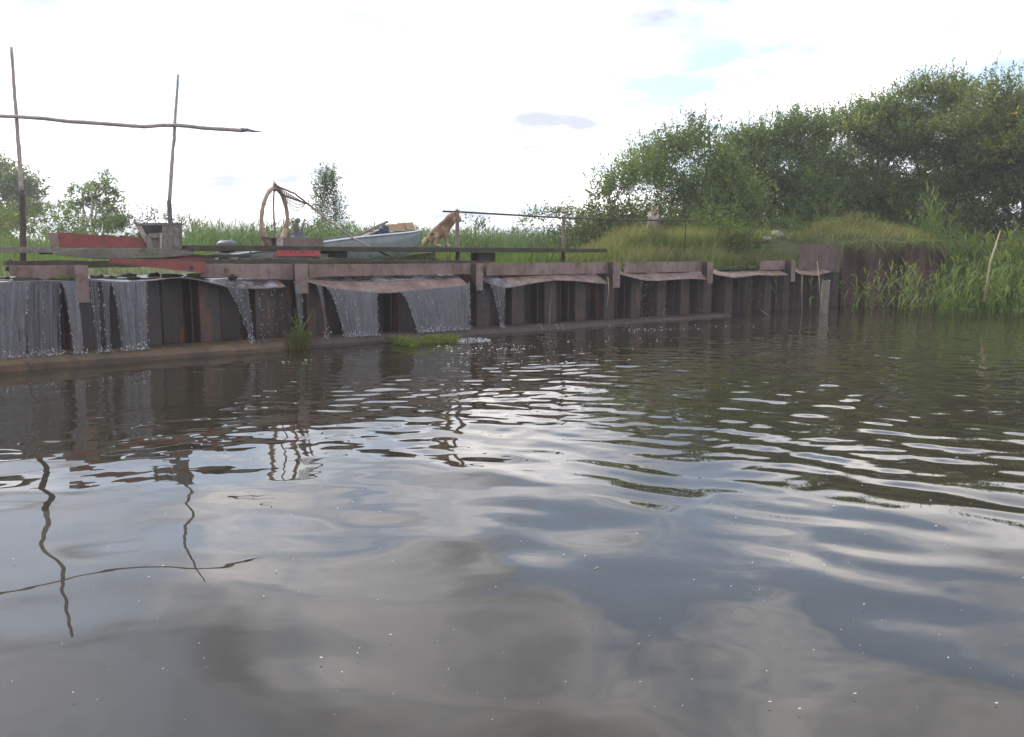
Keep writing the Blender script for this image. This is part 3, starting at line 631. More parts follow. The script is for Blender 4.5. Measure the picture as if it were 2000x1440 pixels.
quadplate([(296, 466), (317, 466), (317, 486), (297, 486)], [CO+.02]*4, .02, 'board', M_brownwood, cr)
quadplate([(272, 440), (350, 437), (350, 486), (272, 486)], [CO+.44]*4, .02, 'back_board', M_black, cr)  # black board puts the shade inside the crate into colour
quadplate([(312, 455), (317, 455), (317, 486), (312, 486)], [CO-.01]*4, .01, 'post', M_stick, cr)
m = MB(); P = [WR(352, 437, CO), WR(356, 487, CO)]; m.add([P[0], P[0]+NB*.42, P[1]+NB*.42, P[1], P[0]-U*.02, P[0]-U*.02+NB*.42, P[1]-U*.02+NB*.42, P[1]-U*.02], [(0, 1, 2, 3), (7, 6, 5, 4), (0, 4, 5, 1), (1, 5, 6, 2), (2, 6, 7, 3), (3, 7, 4, 0)]); build('side_board', m, M_oldwood, cr)

# ------------------------------------------------------------------ landing net
NO = 1.5
ln = thing('landing_net', WR(536, 478, NO), 'oval hoop landing net with a long forked handle leaning over the junk', 'fishing net')
cx0, cy0, rxp, ryp = 536, 424, 25, 56; hoop = []; n = 40
for i in range(n):
    a = 2*PI*i/n; x = cx0+rxp*math.sin(a)*(1-.12*math.cos(a)); y = cy0-ryp*math.cos(a); hoop.append(WR(x, y, NO+.15*math.sin(a)))
m = MB(); m.tube(hoop+hoop[:1], [.030+.016*abs(mn.noise(Vector((i*.5, 0, 0)))) + (.030 if 12 < i < 28 else 0) for i in range(n+1)], 7); build('hoop', m, M_net, ln, smooth=True)
def cord(p, q, m, r=.0022, sag=0, k=5): m.tube([p.lerp(q, i/k)-Vector((0, 0, sag*4*(i/k)*(1-i/k))) for i in range(k+1)], r, 3, cap=False)
m = MB(); g = random.Random(8)
for i in range(n):                                          # loose mesh hanging from the hoop, bag gathered behind and below
    p = hoop[i]; q = WR(545+g.uniform(-10, 14), 476+g.uniform(-8, 4), NO+.25+g.random()*.2)
    if 9 < i < 17: cord(p, q, m, .010, -.02)
    p2 = hoop[(i+2) % n]; cord(p+U*.03*math.sin(i), p2-U*.03, m, .006)
for i in range(26):
    a = PI*(.62+.76*i/25); x = cx0+29*math.sin(a); y = cy0-ryp*math.cos(a)*.95; p = WR(x, y, NO+.1); cord(p, WR(x+g.uniform(-3, 3), y+g.uniform(16, 26), NO+.1), m, .009)
build('netting', m, M_net, ln)
stickpts = lambda pts, off, r0, r1, nm, mm, sd: stick(pts, r0, r1, mm, nm, off, ln, seed=sd)
stickpts([(536, 356), (534, 400), (536, 445), (537, 478)], NO+.2, .013, .016, 'crossbar', M_oldwood, 1)
stickpts([(536, 358), (541, 364), (575, 378), (602, 399)], NO-.05, .016, .016, 'fork', M_oldwood, 2)
stickpts([(541, 370), (556, 383), (580, 391), (602, 399)], NO+.05, .016, .016, 'fork', M_oldwood, 3)
stickpts([(602, 399), (640, 430), (690, 466), (768, 505)], NO-.02, .020, .015, 'handle', M_stick, 4)
m = MB()
for i in range(15):                                         # bag stretched between the forks
    q = i/14; p = WR(541+59*q, 365+34*q**1.05, NO); b_ = WR(556+40*q, 383+15*q, NO+.03); low = b_+Vector((0, 0, -.17*math.sin(PI*min(1, q*1.02))**.7)); low2 = low+U*.03
    m.tube([p, b_, low], .0055, 3, cap=False)
for k in range(7):
    pts = []
    for i in range(15):
        q = i/14; p = WR(541+59*q, 365+34*q, NO); b_ = WR(556+40*q, 383+15*q, NO+.03); low = b_+Vector((0, 0, -.17*math.sin(PI*min(1, q*1.02))**.7)); f = k/6
        pts.append(p.lerp(b_, f*2) if f < .5 else b_.lerp(low, f*2-1))
    m.tube(pts, .0055, 3, cap=False)
build('netting', m, M_stick, ln)
m = MB(); m.blob(WR(537, 366, NO), .035, .035, .06, .4, 3); m.tube([WR(537, 364, NO), WR(535, 353, NO)], [.02, .004], 6); build('knot', m, M_net, ln, smooth=True)

# ------------------------------------------------------------------ things on the walkway
BO = 1.3
bx_ = thing('wooden_box', WR(580, 486, BO), 'brown board box under the rubber cone, left of the boat', 'box')
def fbox(x0, x1, y0, y1, off, d, nm, m_, par, bev=.004):
    a, b, c = WR(x0, y0, off), WR(x1, y0, off), WR(x0, y1, off); mid = (a+b)/2+NB*d/2; mb = MB(); mb.box((mid.x, mid.y, (a.z+c.z)/2), U*((b-a).length/2), NB*d/2, Vector((0, 0, (a.z-c.z)/2))); return build(nm, mb, m_, par, bevel=bev)
fbox(554, 632, 464, 484, BO, .03, 'front_board', M_brownwood, bx_); fbox(540, 553, 462, 484, BO, .03, 'end_block', M_stick, bx_); fbox(512, 545, 462.5, 464.5, BO-.01, .2, 'lid_board', M_brownwood, bx_, .001)
fbox(556, 628, 470, 484, BO+.34, .03, 'back_board', M_brownwood, bx_); fbox(534, 541, 466, 484, BO+.06, .2, 'side_board', M_darkwood, bx_)
def lathe(c, prof, m, n=16):
    m.grid([[Vector(c)+Vector((r*math.cos(2*PI*k/n), r*math.sin(2*PI*k/n), z)) for k in range(n)] for r, z in prof], True); return m
c = WR(582, 466, BO+.17); m = lathe((c.x, c.y, c.z-.01), [(.01, 0), (.15, 0), (.135, .03), (.115, .06), (.105, .115), (.10, .125), (.05, .127), (.04, .10), (.001, .10)], MB()); o = build('rubber_cone', m, M_tyre, None, smooth=False, loc=c); tag(o, 'dark grey rubber cone sitting on the brown box', 'rubber cone')
m = MB(); b0 = WR(580, 451, BO+.17); b0z = c.z+.10
m.tube([(b0.x, b0.y, b0z), WR(577, 442, BO+.17), WR(580, 432, BO+.17), WR(583, 427, BO+.17)], [.045, .05, .042, .025], 9)
for a_, l_ in ((0, .05), (2, .065), (4, .04)): p = WR(582, 430, BO+.17)+Vector((.022*math.cos(a_), .02*math.sin(a_), -.02)); m.tube([p, p+Vector((.006, 0, l_))], [.016, .003], 5)
o = build('broken_stump', m, M_oldwood, None, smooth=True); tag(o, 'splintered piece of stump sticking out of the rubber cone', 'wood stump')
m = MB(); m.tube([(b0.x+.07, b0.y, b0z), WR(595, 428, BO+.17)], [.018, .015], 7); m.tube([WR(594, 429, BO+.17), WR(604, 434, BO+.1)], [.008, .004], 5); o = build('forked_stick', m, M_oldwood, None, smooth=True); tag(o, 'short slanting stick beside the splintered stump', 'stick')
rc = thing('red_crate', WR(583, 501, .78), 'red plastic crate with dark slots under the walkway plank', 'crate')
fbox(541, 625, 489.6, 501, .775, .02, 'front_panel', M_redplastic, rc, .002); fbox(541, 625, 492, 500, .99, .02, 'back_panel', M_redplastic, rc, .002); fbox(541, 625, 500, 501, .797, .19, 'base', M_redplastic, rc, .0)
for x in (552, 569, 577, 587, 592, 597, 604, 612): fbox(x-1.3, x+1.3, 491.3, 494.2, .770, .004, 'slot', M_black, rc, 0)
m = MB(); P = [(430, 506, 503), (446, 503.5, 503.5), (462, 505, 505)]
for k_, (xa, xb, yt, yb, off, lab) in enumerate(((431, 461, 502, 508, .98, 'pale green scrap panel at the left, half under a plank'), (470, 507, 500, 508, .95, 'pale green crumpled panel, right one of the two'))):
    m = MB(); a, b = WR(xa, yb, off), WR(xb, yb, off); rows = []
    for i in range(7):
        q = i/6; p = a.lerp(b, q); h = (yb-yt)*.0075*math.sin(PI*min(1, .25+q*.75)); rows.append([p, p+Vector((0, 0, h))+NB*.03, p+Vector((0, 0, h))+NB*.05, p+NB*.09])
    m.grid(rows, True); o = build('scrap_panel', m, M_teal, None); tag(o, lab, 'panel')
for (x, y0, y1) in ((489, 470, 506),): m = MB(); m.tube([WR(x-1, y0, .93), WR(x+.5, y1, .93)], [.007, .011], 6); o = build('thin_stake', m, M_stick, None); tag(o, 'thin pale stake between the pale green panels', 'stake')
ck = thing('engine_cowl', WR(444, 490, 1.6), 'dark grey rounded engine cowl behind the plank, left of the boat', 'engine cowl')
c = WR(444, 480, 1.6); m = MB(); m.blob(c, .17, .12, .085, .12, 2, 14, 9); build('cowl_top', m, M_tyre, ck, smooth=True); c2 = WR(443, 487, 1.58); m = MB(); m.blob(c2, .16, .11, .06, .1, 5, 12, 7); build('cowl_base', m, M_black, ck, smooth=True)

# ------------------------------------------------------------------ boat
def build_boat():
    off = 2.15; bt = thing('rowing_boat', WR(700, 508, off), 'grey-blue metal boat with white gunwale, its bow raised towards the sitting dog', 'boat')
    gl = [(452, 499), (500, 492), (550, 485), (600, 478), (640, 472.5), (700, 464), (760, 458.5), (800, 455.5), (835, 452), (852, 449)]
    st = resample([WR(x, y, off) for x, y in gl], 30); n = len(st); hull, low = [], []; gun, gunb = [], []; rows = []
    for i, p in enumerate(st):
        q = i/(n-1); beam = 1.05*(1-max(0, (q-.6)/.4)**2.4*.97) ; keel = .56*(1-max(0, (q-.72)/.28)**2*.62); c = p+NB*.52; hb = beam/2*1.0
        row = []
        for j in range(13):
            a = -1+2*j/12; k = abs(a)**1.0; y = math.copysign(min(1, abs(a)*1.9)**.8*hb*(.78+.22*abs(a)), a); z = -keel*(1-max(0, (abs(a)-.45)/.55)**1.0) - .0
            row.append(c + NB*y + Vector((0, 0, z)))
        rows.append(row)
    def sub(a, b, nm, m_):
        m = MB(); m.grid([r[a:b] for r in rows]); o = build(nm, m, m_, bt, smooth=True); s_ = o.modifiers.new('thickness', 'SOLIDIFY'); s_.thickness = .012; return o
    sd0 = sub(0, 5, 'side', M_boat); sub(4, 9, 'bottom', M_boatlow); sd1 = sub(8, 13, 'side', M_boat)
    m = MB(); m.add(rows[0], [tuple(range(13))]); build('transom', m, M_boat, bt)
    for j in (0, 12): m = MB(); m.tube([r[j]+Vector((0, 0, .006)) for r in rows], [.018]*n, 6); build('gunwale', m, M_gun if j == 0 else M_oldwood, sd0 if j == 0 else sd1, smooth=True)
    for i in (8, 16): m = MB(); a, b = rows[i][1], rows[i][11]; m.box((a+b)/2-Vector((0, 0, .05)), U*.11, (b-a)*.48, Vector((0, 0, .012))); build('seat', m, M_oldwood, bt)
    return rows
br = build_boat()
DK = 2.7
cb = thing('cardboard_box', WR(788, 448, DK), 'open light brown cardboard box in the bow of the boat', 'cardboard box')
def dbox(x0, x1, y0, y1, off, d, nm, m_, par, sh=0):
    P = [WR(x0+sh, y0, off), WR(x1+sh, y0-1, off), WR(x1, y1, off), WR(x0, y1, off)]; mb = MB(); mb.add(P+[p+NB*d for p in P], [(3, 2, 1, 0), (4, 5, 6, 7), (0, 1, 5, 4), (1, 2, 6, 5), (2, 3, 7, 6), (3, 0, 4, 7)]); return build(nm, mb, m_, par)
dbox(758, 793, 438, 452, DK, .3, 'body', M_card, cb); dbox(795, 812, 435, 449, DK-.02, .28, 'flap', M_card, cb, -5)
m = MB()
for k_, (x, y, sx, sz) in enumerate(((745, 452, .12, .07), (730, 456, .12, .05), (752, 448, .06, .09), (738, 455, .09, .05))): m.blob(WR(x, y, DK-.1), sx, .1, sz, .5, k_+2, 12, 8)
o = build('dark_jacket', m, surf('blue_grey_cloth', (.04, .055, .085), (.09, .10, .13), None, 7, .9, .4, 30), None, smooth=True, loc=WR(740, 460, DK)); tag(o, 'crumpled dark blue-grey cloth in the boat left of the cardboard box', 'cloth')
m = MB(); m.tube([WR(688, 467, DK-.25), WR(716, 452, DK-.2), WR(757, 433, DK-.15)], [.016, .022, .026], 7); o = build('oar', m, M_oldwood, None, smooth=True); tag(o, 'old wooden oar sticking up out of the boat', 'oar')
m = MB(); a, b = WR(693, 468, DK-.3), WR(742, 448, DK-.2); m.grid([[p, p+NB*.10, p+NB*.10-Vector((0, 0, .02)), p-Vector((0, 0, .02))] for p in (a, a.lerp(b, .5), b)], True); o = build('loose_board', m, M_stick, None); tag(o, 'pale board lying below the oar in the boat', 'board')
m = MB(); a, b = WR(766, 454, DK+.1), WR(826, 450, DK); m.grid([[p, p+NB*.12, p+NB*.12-Vector((0, 0, .02)), p-Vector((0, 0, .02))] for p in (a, a.lerp(b, .5), b)], True); o = build('loose_board', m, M_card, None); tag(o, 'flat board across the bow under the cardboard box', 'board')
m = MB(); a = WR(742, 507, 1.9); b = WR(850, 492, 1.9); c2 = WR(850, 507, 1.9); m.add([a, b, c2, a+NB*.1, b+NB*.1, c2+NB*.1], [(0, 2, 1), (3, 4, 5), (0, 1, 4, 3), (1, 2, 5, 4), (2, 0, 3, 5)]); o = build('wooden_chock', m, M_rust_dark, None); tag(o, 'dark red-brown wedge propping up the bow of the boat', 'wedge')
m = MB(); m.blob(WR(850, 506.5, 1.2), .07, .05, .018, .3, 4); o = build('pale_stone', m, M_stick, None, smooth=True); tag(o, 'flat pale stone below the sitting dog', 'stone')

# ------------------------------------------------------------------ weathered stake, stones
st_ = thing('wooden_stake', PZ(1606, 612, 0), 'grey split wooden stake standing in the water in front of the wall', 'stake')
p = PZ(1606, 612, 0); m = MB(); dx = .012
rows = []
for i in range(9):
    q = i/8; z = -.5+q*1.24; row = []
    for k in range(12):
        a = 2*PI*k/12; r = .115-.02*q; r *= 1+.12*mn.noise(Vector((math.cos(a)*2, math.sin(a)*2, z*.4))); zt_ = z+(.05*math.sin(a*1.5+1) if i == 8 else 0); row.append(Vector((p.x+.02+q*.035+r*math.cos(a), p.y+r*math.sin(a)*.8, zt_)))
    rows.append(row)
m.grid(rows, True); m.add(rows[-1], [tuple(range(12))]); build('trunk', m, M_oldwood, st_)
m = MB(); m.tube([(p.x-.04, p.y-.1, .35), (p.x-.055, p.y-.09, .80)], [.035, .012], 6); build('splinter', m, M_oldwood, st_)
for x, y, rx, lab in ((1516, 457, .19, 'pale rounded stone on the left slope of the grassy mound'), (1497, 466, .13, 'small pale stone lying left of the larger one on the mound')):
    q = min((PY(x, y, Y_) for Y_ in np.linspace(22.4, 27, 60)), key=lambda p_: abs(p_.z-.12-g1(p_.x, p_.y))); m = MB(); m.blob((q.x, q.y, g1(q.x, q.y)+.10), rx, rx*.8, rx*.55, .4, x, 12, 8); o = build('stone', m, M_rock, None, smooth=True); tag(o, lab, 'stone')
g = random.Random(21)
rubs = [(48, 541), (8, 538), (66, 537), (98, 540), (132, 541), (215, 537), (245, 534), (262, 540), (300, 538), (190, 535), (332, 537), (410, 537), (455, 548), (520, 537), (385, 548)]
labs = ['low dark mossy stone in the upper water near the left edge', 'dark mossy stone at the very left edge', 'small dark stone behind the low mossy one', 'brownish clump left of the leftmost bracket', 'small weedy clump touching the leftmost bracket', 'dark stone right of the leftmost bracket', 'blocky dark stone under the red beam', 'flat debris clump in front of the blocky dark stone', 'flat brown debris at the foot of the red beam', 'small stone beside the leftmost bracket', 'reddish weed clump on the left slope of the hump', 'mossy clump on the right slope of the hump', 'long dark debris on the plate below the second bracket', 'dark clod behind the low end of the humped plate', 'small clod on the crest of the hump']
for (x, y), lab in zip(rubs, labs):
    off = g.uniform(.9, 1.6) if y < 539 else g.uniform(.3, .6); q = WR(x, y, off); sx = g.uniform(.07, .17); m = MB(); m.blob((q.x, q.y, 1.055), sx*(1.3 if x == 48 else 1), .08, g.uniform(.025, .045), .6, x, 12, 7)
    o = build('mossy_clod', m, M_moss, None, smooth=True); tag(o, lab, 'clod', 'clods and debris in the upper water')

# ------------------------------------------------------------------ dogs
def fur_mat():
    m, t = material('dog_fur'); N = t.nodes.new; L = t.links.new
    o = N('ShaderNodeOutputMaterial'); b = N('ShaderNodeBsdfPrincipled'); L(b.outputs[0], o.inputs[0]); a = N('ShaderNodeAttribute'); a.attribute_name = 'tint'
    tc = N('ShaderNodeTexCoord'); n = N('ShaderNodeTexNoise'); n.inputs['Scale'].default_value = 60; n.inputs['Detail'].default_value = 6; L(tc.outputs['Object'], n.inputs['Vector'])
    r = N('ShaderNodeMapRange'); L(n.outputs['Fac'], r.inputs[0]); r.inputs[1].default_value = .3; r.inputs[2].default_value = .7; r.inputs[3].default_value = .65; r.inputs[4].default_value = 1.25
    s = N('ShaderNodeVectorMath'); s.operation = 'SCALE'; L(a.outputs['Color'], s.inputs[0]); L(r.outputs[0], s.inputs['Scale']); L(s.outputs[0], b.inputs['Base Color'])
    b.inputs['Roughness'].default_value = .9; b.inputs['Specular IOR Level'].default_value = .15; b.inputs['Sheen Weight'].default_value = .2
    bp = N('ShaderNodeBump'); bp.inputs['Strength'].default_value = .6; bp.inputs['Distance'].default_value = .01; L(n.outputs['Fac'], bp.inputs['Height']); L(bp.outputs[0], b.inputs['Normal'])
    return m
M_fur = fur_mat(); M_eye = surf('dark_eye_nose', (.008, .007, .007), (.015, .013, .012), None, 8, .25, 0)
def skin_mesh(joints, edges, rootj):
    me = bpy.data.meshes.new('tmp_skin'); names = list(joints); me.from_pydata([joints[k][0] for k in names], [(names.index(a), names.index(b)) for a, b in edges], [])
    o = bpy.data.objects.new('tmp_skin', me); COL.objects.link(o); s = o.modifiers.new('skin', 'SKIN'); s.use_smooth_shade = True; s.branch_smoothing = .6
    for i, k in enumerate(names):
        r = joints[k][1]; me.skin_vertices[0].data[i].radius = r if isinstance(r, tuple) else (r, r); me.skin_vertices[0].data[i].use_root = (k == rootj)
    sb = o.modifiers.new('sub', 'SUBSURF'); sb.levels = 3; sb.render_levels = 3
    dg = bpy.context.evaluated_depsgraph_get(); r = bpy.data.meshes.new_from_object(o.evaluated_get(dg)); bpy.data.objects.remove(o); return r
def dog(lab, loc, rz, head, front, scale=1.0, facing=False):
    """local frame: x forward, y left, z up. head: dict of head joints (x,z) ; front: list of front leg joints"""
    J = {'pelvis': ((.175, 0, .150), .108), 'loin': ((.230, 0, .222), .108), 'rib': ((.305, 0, .288), .114), 'chest': ((.385, 0, .355), .118), 'neck0': ((.455, 0, .425), .102)}
    J.update({k: (tuple(v[0]), v[1]) for k, v in head.items()})
    E = [('pelvis', 'loin'), ('loin', 'rib'), ('rib', 'chest'), ('chest', 'neck0'), ('neck0', 'neck1'), ('neck1', 'skull'), ('skull', 'stop'), ('stop', 'muzzle'), ('muzzle', 'nose')]
    J = {k: (v[0], v[1]*((1.28 if k in ('loin', 'rib', 'chest') else 1.14) if k in ('pelvis', 'loin', 'rib', 'chest', 'neck0', 'neck1') else 1.0)) for k, v in J.items()}
    for s, n_ in ((1, 'l'), (-1, 'r')):
        fx = 0 if s < 0 else -.012
        J['sh'+n_] = ((.415, s*.055, .30), .062); J['el'+n_] = ((.405+fx, s*.066, .205), .036); J['wr'+n_] = ((.418+fx, s*.066, .10), .024); J['pa'+n_] = ((.430+fx, s*.068, .030), .022); J['to'+n_] = ((.475+fx, s*.068, .020), .021)
        E += [('chest', 'sh'+n_), ('sh'+n_, 'el'+n_), ('el'+n_, 'wr'+n_), ('wr'+n_, 'pa'+n_), ('pa'+n_, 'to'+n_)]
        J['hp'+n_] = ((.170, s*.07, .115), .084); J['kn'+n_] = ((.262, s*.115, .175), .066); J['hk'+n_] = ((.205, s*.115, .045), .030); J['hf'+n_] = ((.275, s*.115, .026), .023); J['ht'+n_] = ((.325, s*.115, .021), .020)
        E += [('pelvis', 'hp'+n_), ('hp'+n_, 'kn'+n_), ('kn'+n_, 'hk'+n_), ('hk'+n_, 'hf'+n_), ('hf'+n_, 'ht'+n_)]
    J['t1'] = ((.095, 0, .155), .050); J['t2'] = ((.052, .01, .115), .056); J['t3'] = ((.024, .02, .068), .048); J['t4'] = ((.004, .03, .022), .014)
    E += [('pelvis', 't1'), ('t1', 't2'), ('t2', 't3'), ('t3', 't4')]
    me = skin_mesh(J, E, 'pelvis'); n = len(me.vertices); co = np.empty(n*3, np.float32); me.vertices.foreach_get('co', co); co = co.reshape(-1, 3)
    nn = np.empty(n*3, np.float32); me.vertices.foreach_get('normal', nn); nn = nn.reshape(-1, 3)
    ruff = rng.normal(size=n)*.0028; co = co + nn*ruff[:, None]; me.vertices.foreach_set('co', co.ravel())
    x, y, z = co.T; tan = np.array([.29, .185, .115]); red = np.array([.24, .125, .070]); cream = np.array([.58, .45, .29]); dark = np.array([.085, .062, .05]); white = np.array([.66, .60, .52])
    def blend(c, target, m): return c*(1-m[:, None])+target*m[:, None]
    sig = lambda v, k=40: 1/(1+np.exp(-np.clip(v*k, -30, 30)))
    c = np.tile(tan, (n, 1)); c = blend(c, red, sig(z-.20)*.5)
    back = (z-.145)-(x-.13)*1.02                                  # distance above the spine line
    c = blend(c, dark*1.4, sig(back-.075, 60)*.35*sig(x-.12))
    c = blend(c, dark, np.exp(-(((x-.34)/.075)**2+((z-.40)/.065)**2))*.95); c = blend(c, dark, np.exp(-(((x-.455)/.055)**2+((z-.45)/.075)**2))*.8)  # dark shoulder and neck patches, with shade there painted into the coat
    c = blend(c, white, np.exp(-(((x-.352)/.013)**2+((z-.345)/.018)**2))*.7)
    c = blend(c, dark, np.exp(-(((x-.17)/.045)**2+((z-.20)/.055)**2))*.85*(np.abs(y) > .03))
    c = blend(c, cream, np.exp(-(((x-.235)/.05)**2+((z-.225)/.035)**2))*.9*(np.abs(y) > .06)); c = blend(c, cream, sig(.07-x)*.9); c = blend(c, cream, sig(.09-z)*.75); c = blend(c, white, sig(.045-z)*.8*sig(x-.25))
    c = blend(c, cream, np.exp(-(((x-.40)/.045)**2+((z-.27)/.06)**2))*.5)
    hd = head['skull'][0]; mz = head['muzzle'][0]; ns = head['nose'][0]; P = co
    hv = np.array(ns)-np.array(hd); L_ = np.linalg.norm(hv); hv /= L_; tt = (P-np.array(hd))@hv; isb = np.linalg.norm(P-np.array(hd)-hv*np.clip(tt, -.05, L_)[:, None], axis=1) < .11
    upv = np.cross(np.cross(hv, [0, 0, 1]), hv); upv /= np.linalg.norm(upv); hh = (P-np.array(hd))@upv; inh = isb & (tt > -.06) & (z > .40)
    c[inh] = blend(c[inh], red*(.85 if facing else 1.1), np.full(inh.sum(), .85)); ch = inh & (tt > .02)
    c[ch] = blend(c[ch], white if facing else cream, sig(-.004-hh[ch], 120)*.9); c[inh] = blend(c[inh], dark, sig(hh[inh]-.045, 100)*.4*(tt[inh] < .03))
    if facing:
        bib = (x > .42) & (z > .22) & (z < .52); c[bib] = blend(c[bib], white*.85, np.exp(-(y[bib]/.07)**2)*.9)
    at = me.color_attributes.new('tint', 'FLOAT_COLOR', 'POINT'); cc = np.ones((n, 4), np.float32); cc[:, :3] = np.clip(c, .01, 1); at.data.foreach_set('color', cc.ravel())
    t = thing('dog', loc, lab, 'dog'); t.rotation_euler = (0, 0, rz); t.scale = (scale,)*3
    me.name = 'body'; me.materials.clear(); o = newobj('body', me, M_fur, t, smooth=True)
    if 'sc' not in WL: pass
    WL[o.name] = Vector((0, 0, 0))
    # ears, eyes, nose as parts in the dog's own frame
    H3 = Vector(hd); F3 = Vector(hv); U3 = Vector(upv); R3 = F3.cross(U3)
    def local(nm, mb, mm, smooth=True, tint=None):
        mp = bpy.data.meshes.new(nm); mp.from_pydata([tuple(v) for v in mb.v], [], mb.f); mp.update()
        if tint is not None:
            at = mp.color_attributes.new('tint', 'FLOAT_COLOR', 'POINT')
            for i, d_ in enumerate(at.data): d_.color = (*tint, 1)
        return newobj(nm, mp, mm, t, smooth=smooth)
    for s in (1, -1):
        m = MB(); b = H3 - F3*.012 + U3*.042 + R3*s*.046; tip = b + U3*.098 + R3*s*(.020) - F3*(.006 if facing else .03); rows = []
        for q, r in ((-.25, .026), (.0, .031), (.35, .027), (.65, .018), (.9, .008), (1, .002)):
            cc_ = b.lerp(tip, q); rows.append([cc_ + R3*math.cos(2*PI*k/10)*r + F3*math.sin(2*PI*k/10)*r*.45 for k in range(10)])
        m.grid(rows, True); local('ear', m, M_fur, tint=(.20, .12, .08) if not facing else (.22, .13, .08))
        if facing:
            m = MB(); rows = []
            for q, r in ((.05, .020), (.4, .016), (.8, .006)): cc_ = b.lerp(tip, q)+F3*(.0125*(1-q*.5)); rows.append([cc_ + R3*math.cos(2*PI*k/8)*r + F3*math.sin(2*PI*k/8)*r*.2 for k in range(8)])
            m.grid(rows, True); m.add(rows[2], [tuple(range(8))]); local('inner_ear', m, M_fur, tint=(.6, .48, .42))
        m = MB(); st = Vector(head['stop'][0]); m.blob(st + U3*.040 + R3*s*.034 - F3*.004, *(((.013,)*3) if facing else (.009,)*3), 0, 0, 8, 6); local('eye', m, M_eye)
    m = MB(); m.blob(Vector(ns) + F3*.020 + U3*.012, *((.023, .023, .018) if facing else (.014, .014, .012)), .1, 0, 8, 6); local('nose', m, M_eye)
    m = MB(); mu = Vector(mz); m.tube([mu+F3*.015-U3*.020+R3*.020, Vector(ns)+F3*.010-U3*.014, mu+F3*.015-U3*.020-R3*.020], .0045, 5); local('mouth', m, M_eye)
    g = random.Random(4); fv, ff, ft = [], [], []                 # guard hairs breaking the outline
    idx = rng.choice(n, 5200); nrm = nn[idx]; P0 = co[idx]; flow = np.array([-.35, 0, -.75]); d = nrm*.75+flow*.7+rng.normal(size=(5200, 3))*.22; d /= np.linalg.norm(d, axis=1)[:, None]
    ln = rng.uniform(.010, .024, 5200)*np.where(P0[:, 2] < .1, .4, 1)*np.where((P0[:, 0] < .08) | ((P0[:, 0] > .40) & (P0[:, 2] > .3) & (P0[:, 2] < .5)), 1.5, 1); hdm = np.linalg.norm(P0-np.array(mz), axis=1) < (.14 if facing else .085); ln[hdm] *= .2
    sd_ = np.cross(d, rng.normal(size=(5200, 3))); sd_ /= np.linalg.norm(sd_, axis=1)[:, None]; V = np.stack([P0-nrm*.003+sd_*.0022, P0-nrm*.003-sd_*.0022, P0+d*ln[:, None]], 1).reshape(-1, 3); F = np.arange(len(V)).reshape(-1, 3)
    o = npmesh('coat', V, F, np.repeat(np.clip(c[idx]*rng.uniform(.7, 1.3, (5200, 1)), 0, 1), 3, 0), M_fur, t); o['kind'] = 'stuff'
    return t
h1 = {'neck1': ((.508, 0, .494), .098), 'skull': ((.555, 0, .556), .078), 'stop': ((.602, 0, .520), .056), 'muzzle': ((.640, 0, .478), .040), 'nose': ((.675, 0, .445), .028)}
p = WR(826, 484, OFW+.10); zt_ = WR(860, 483.3, .80).z+.004
d1 = dog('tan dog with dark shoulders sitting on the plank in profile, by the handrail post', (p.x, p.y, zt_+.002), WANG-.62, h1, None, 1.0)
h2 = {'neck1': ((.500, .0, .505), .098), 'skull': ((.528, .01, .580), .084), 'stop': ((.590, .016, .570), .054), 'muzzle': ((.630, .02, .550), .034), 'nose': ((.668, .023, .538), .024)}
q = WR(1276, 436, 1.65)
zdog = q.z - .455
fwd = math.atan2(-q.y, -q.x) + .10
loc2 = Vector((q.x - math.cos(fwd)*.6, q.y - math.sin(fwd)*.6, zdog))
d2 = dog('tan and white prick-eared dog sitting in tall grass, mouth open, facing the camera', loc2, fwd, h2, None, 1.22, True)
d2h = d2
# tongue of the panting dog
m = MB(); hn = Vector(h2['nose'][0]); m.blob(hn+Vector((.0, .0, -.036)), .010, .012, .022, .1, 1, 8, 6)
mp = bpy.data.meshes.new('tongue'); mp.from_pydata([tuple(v) for v in m.v], [], m.f); newobj('tongue', mp, surf('tongue_pink', (.45, .16, .17), (.5, .2, .2), None, 9, .4, 0), d2, smooth=True)

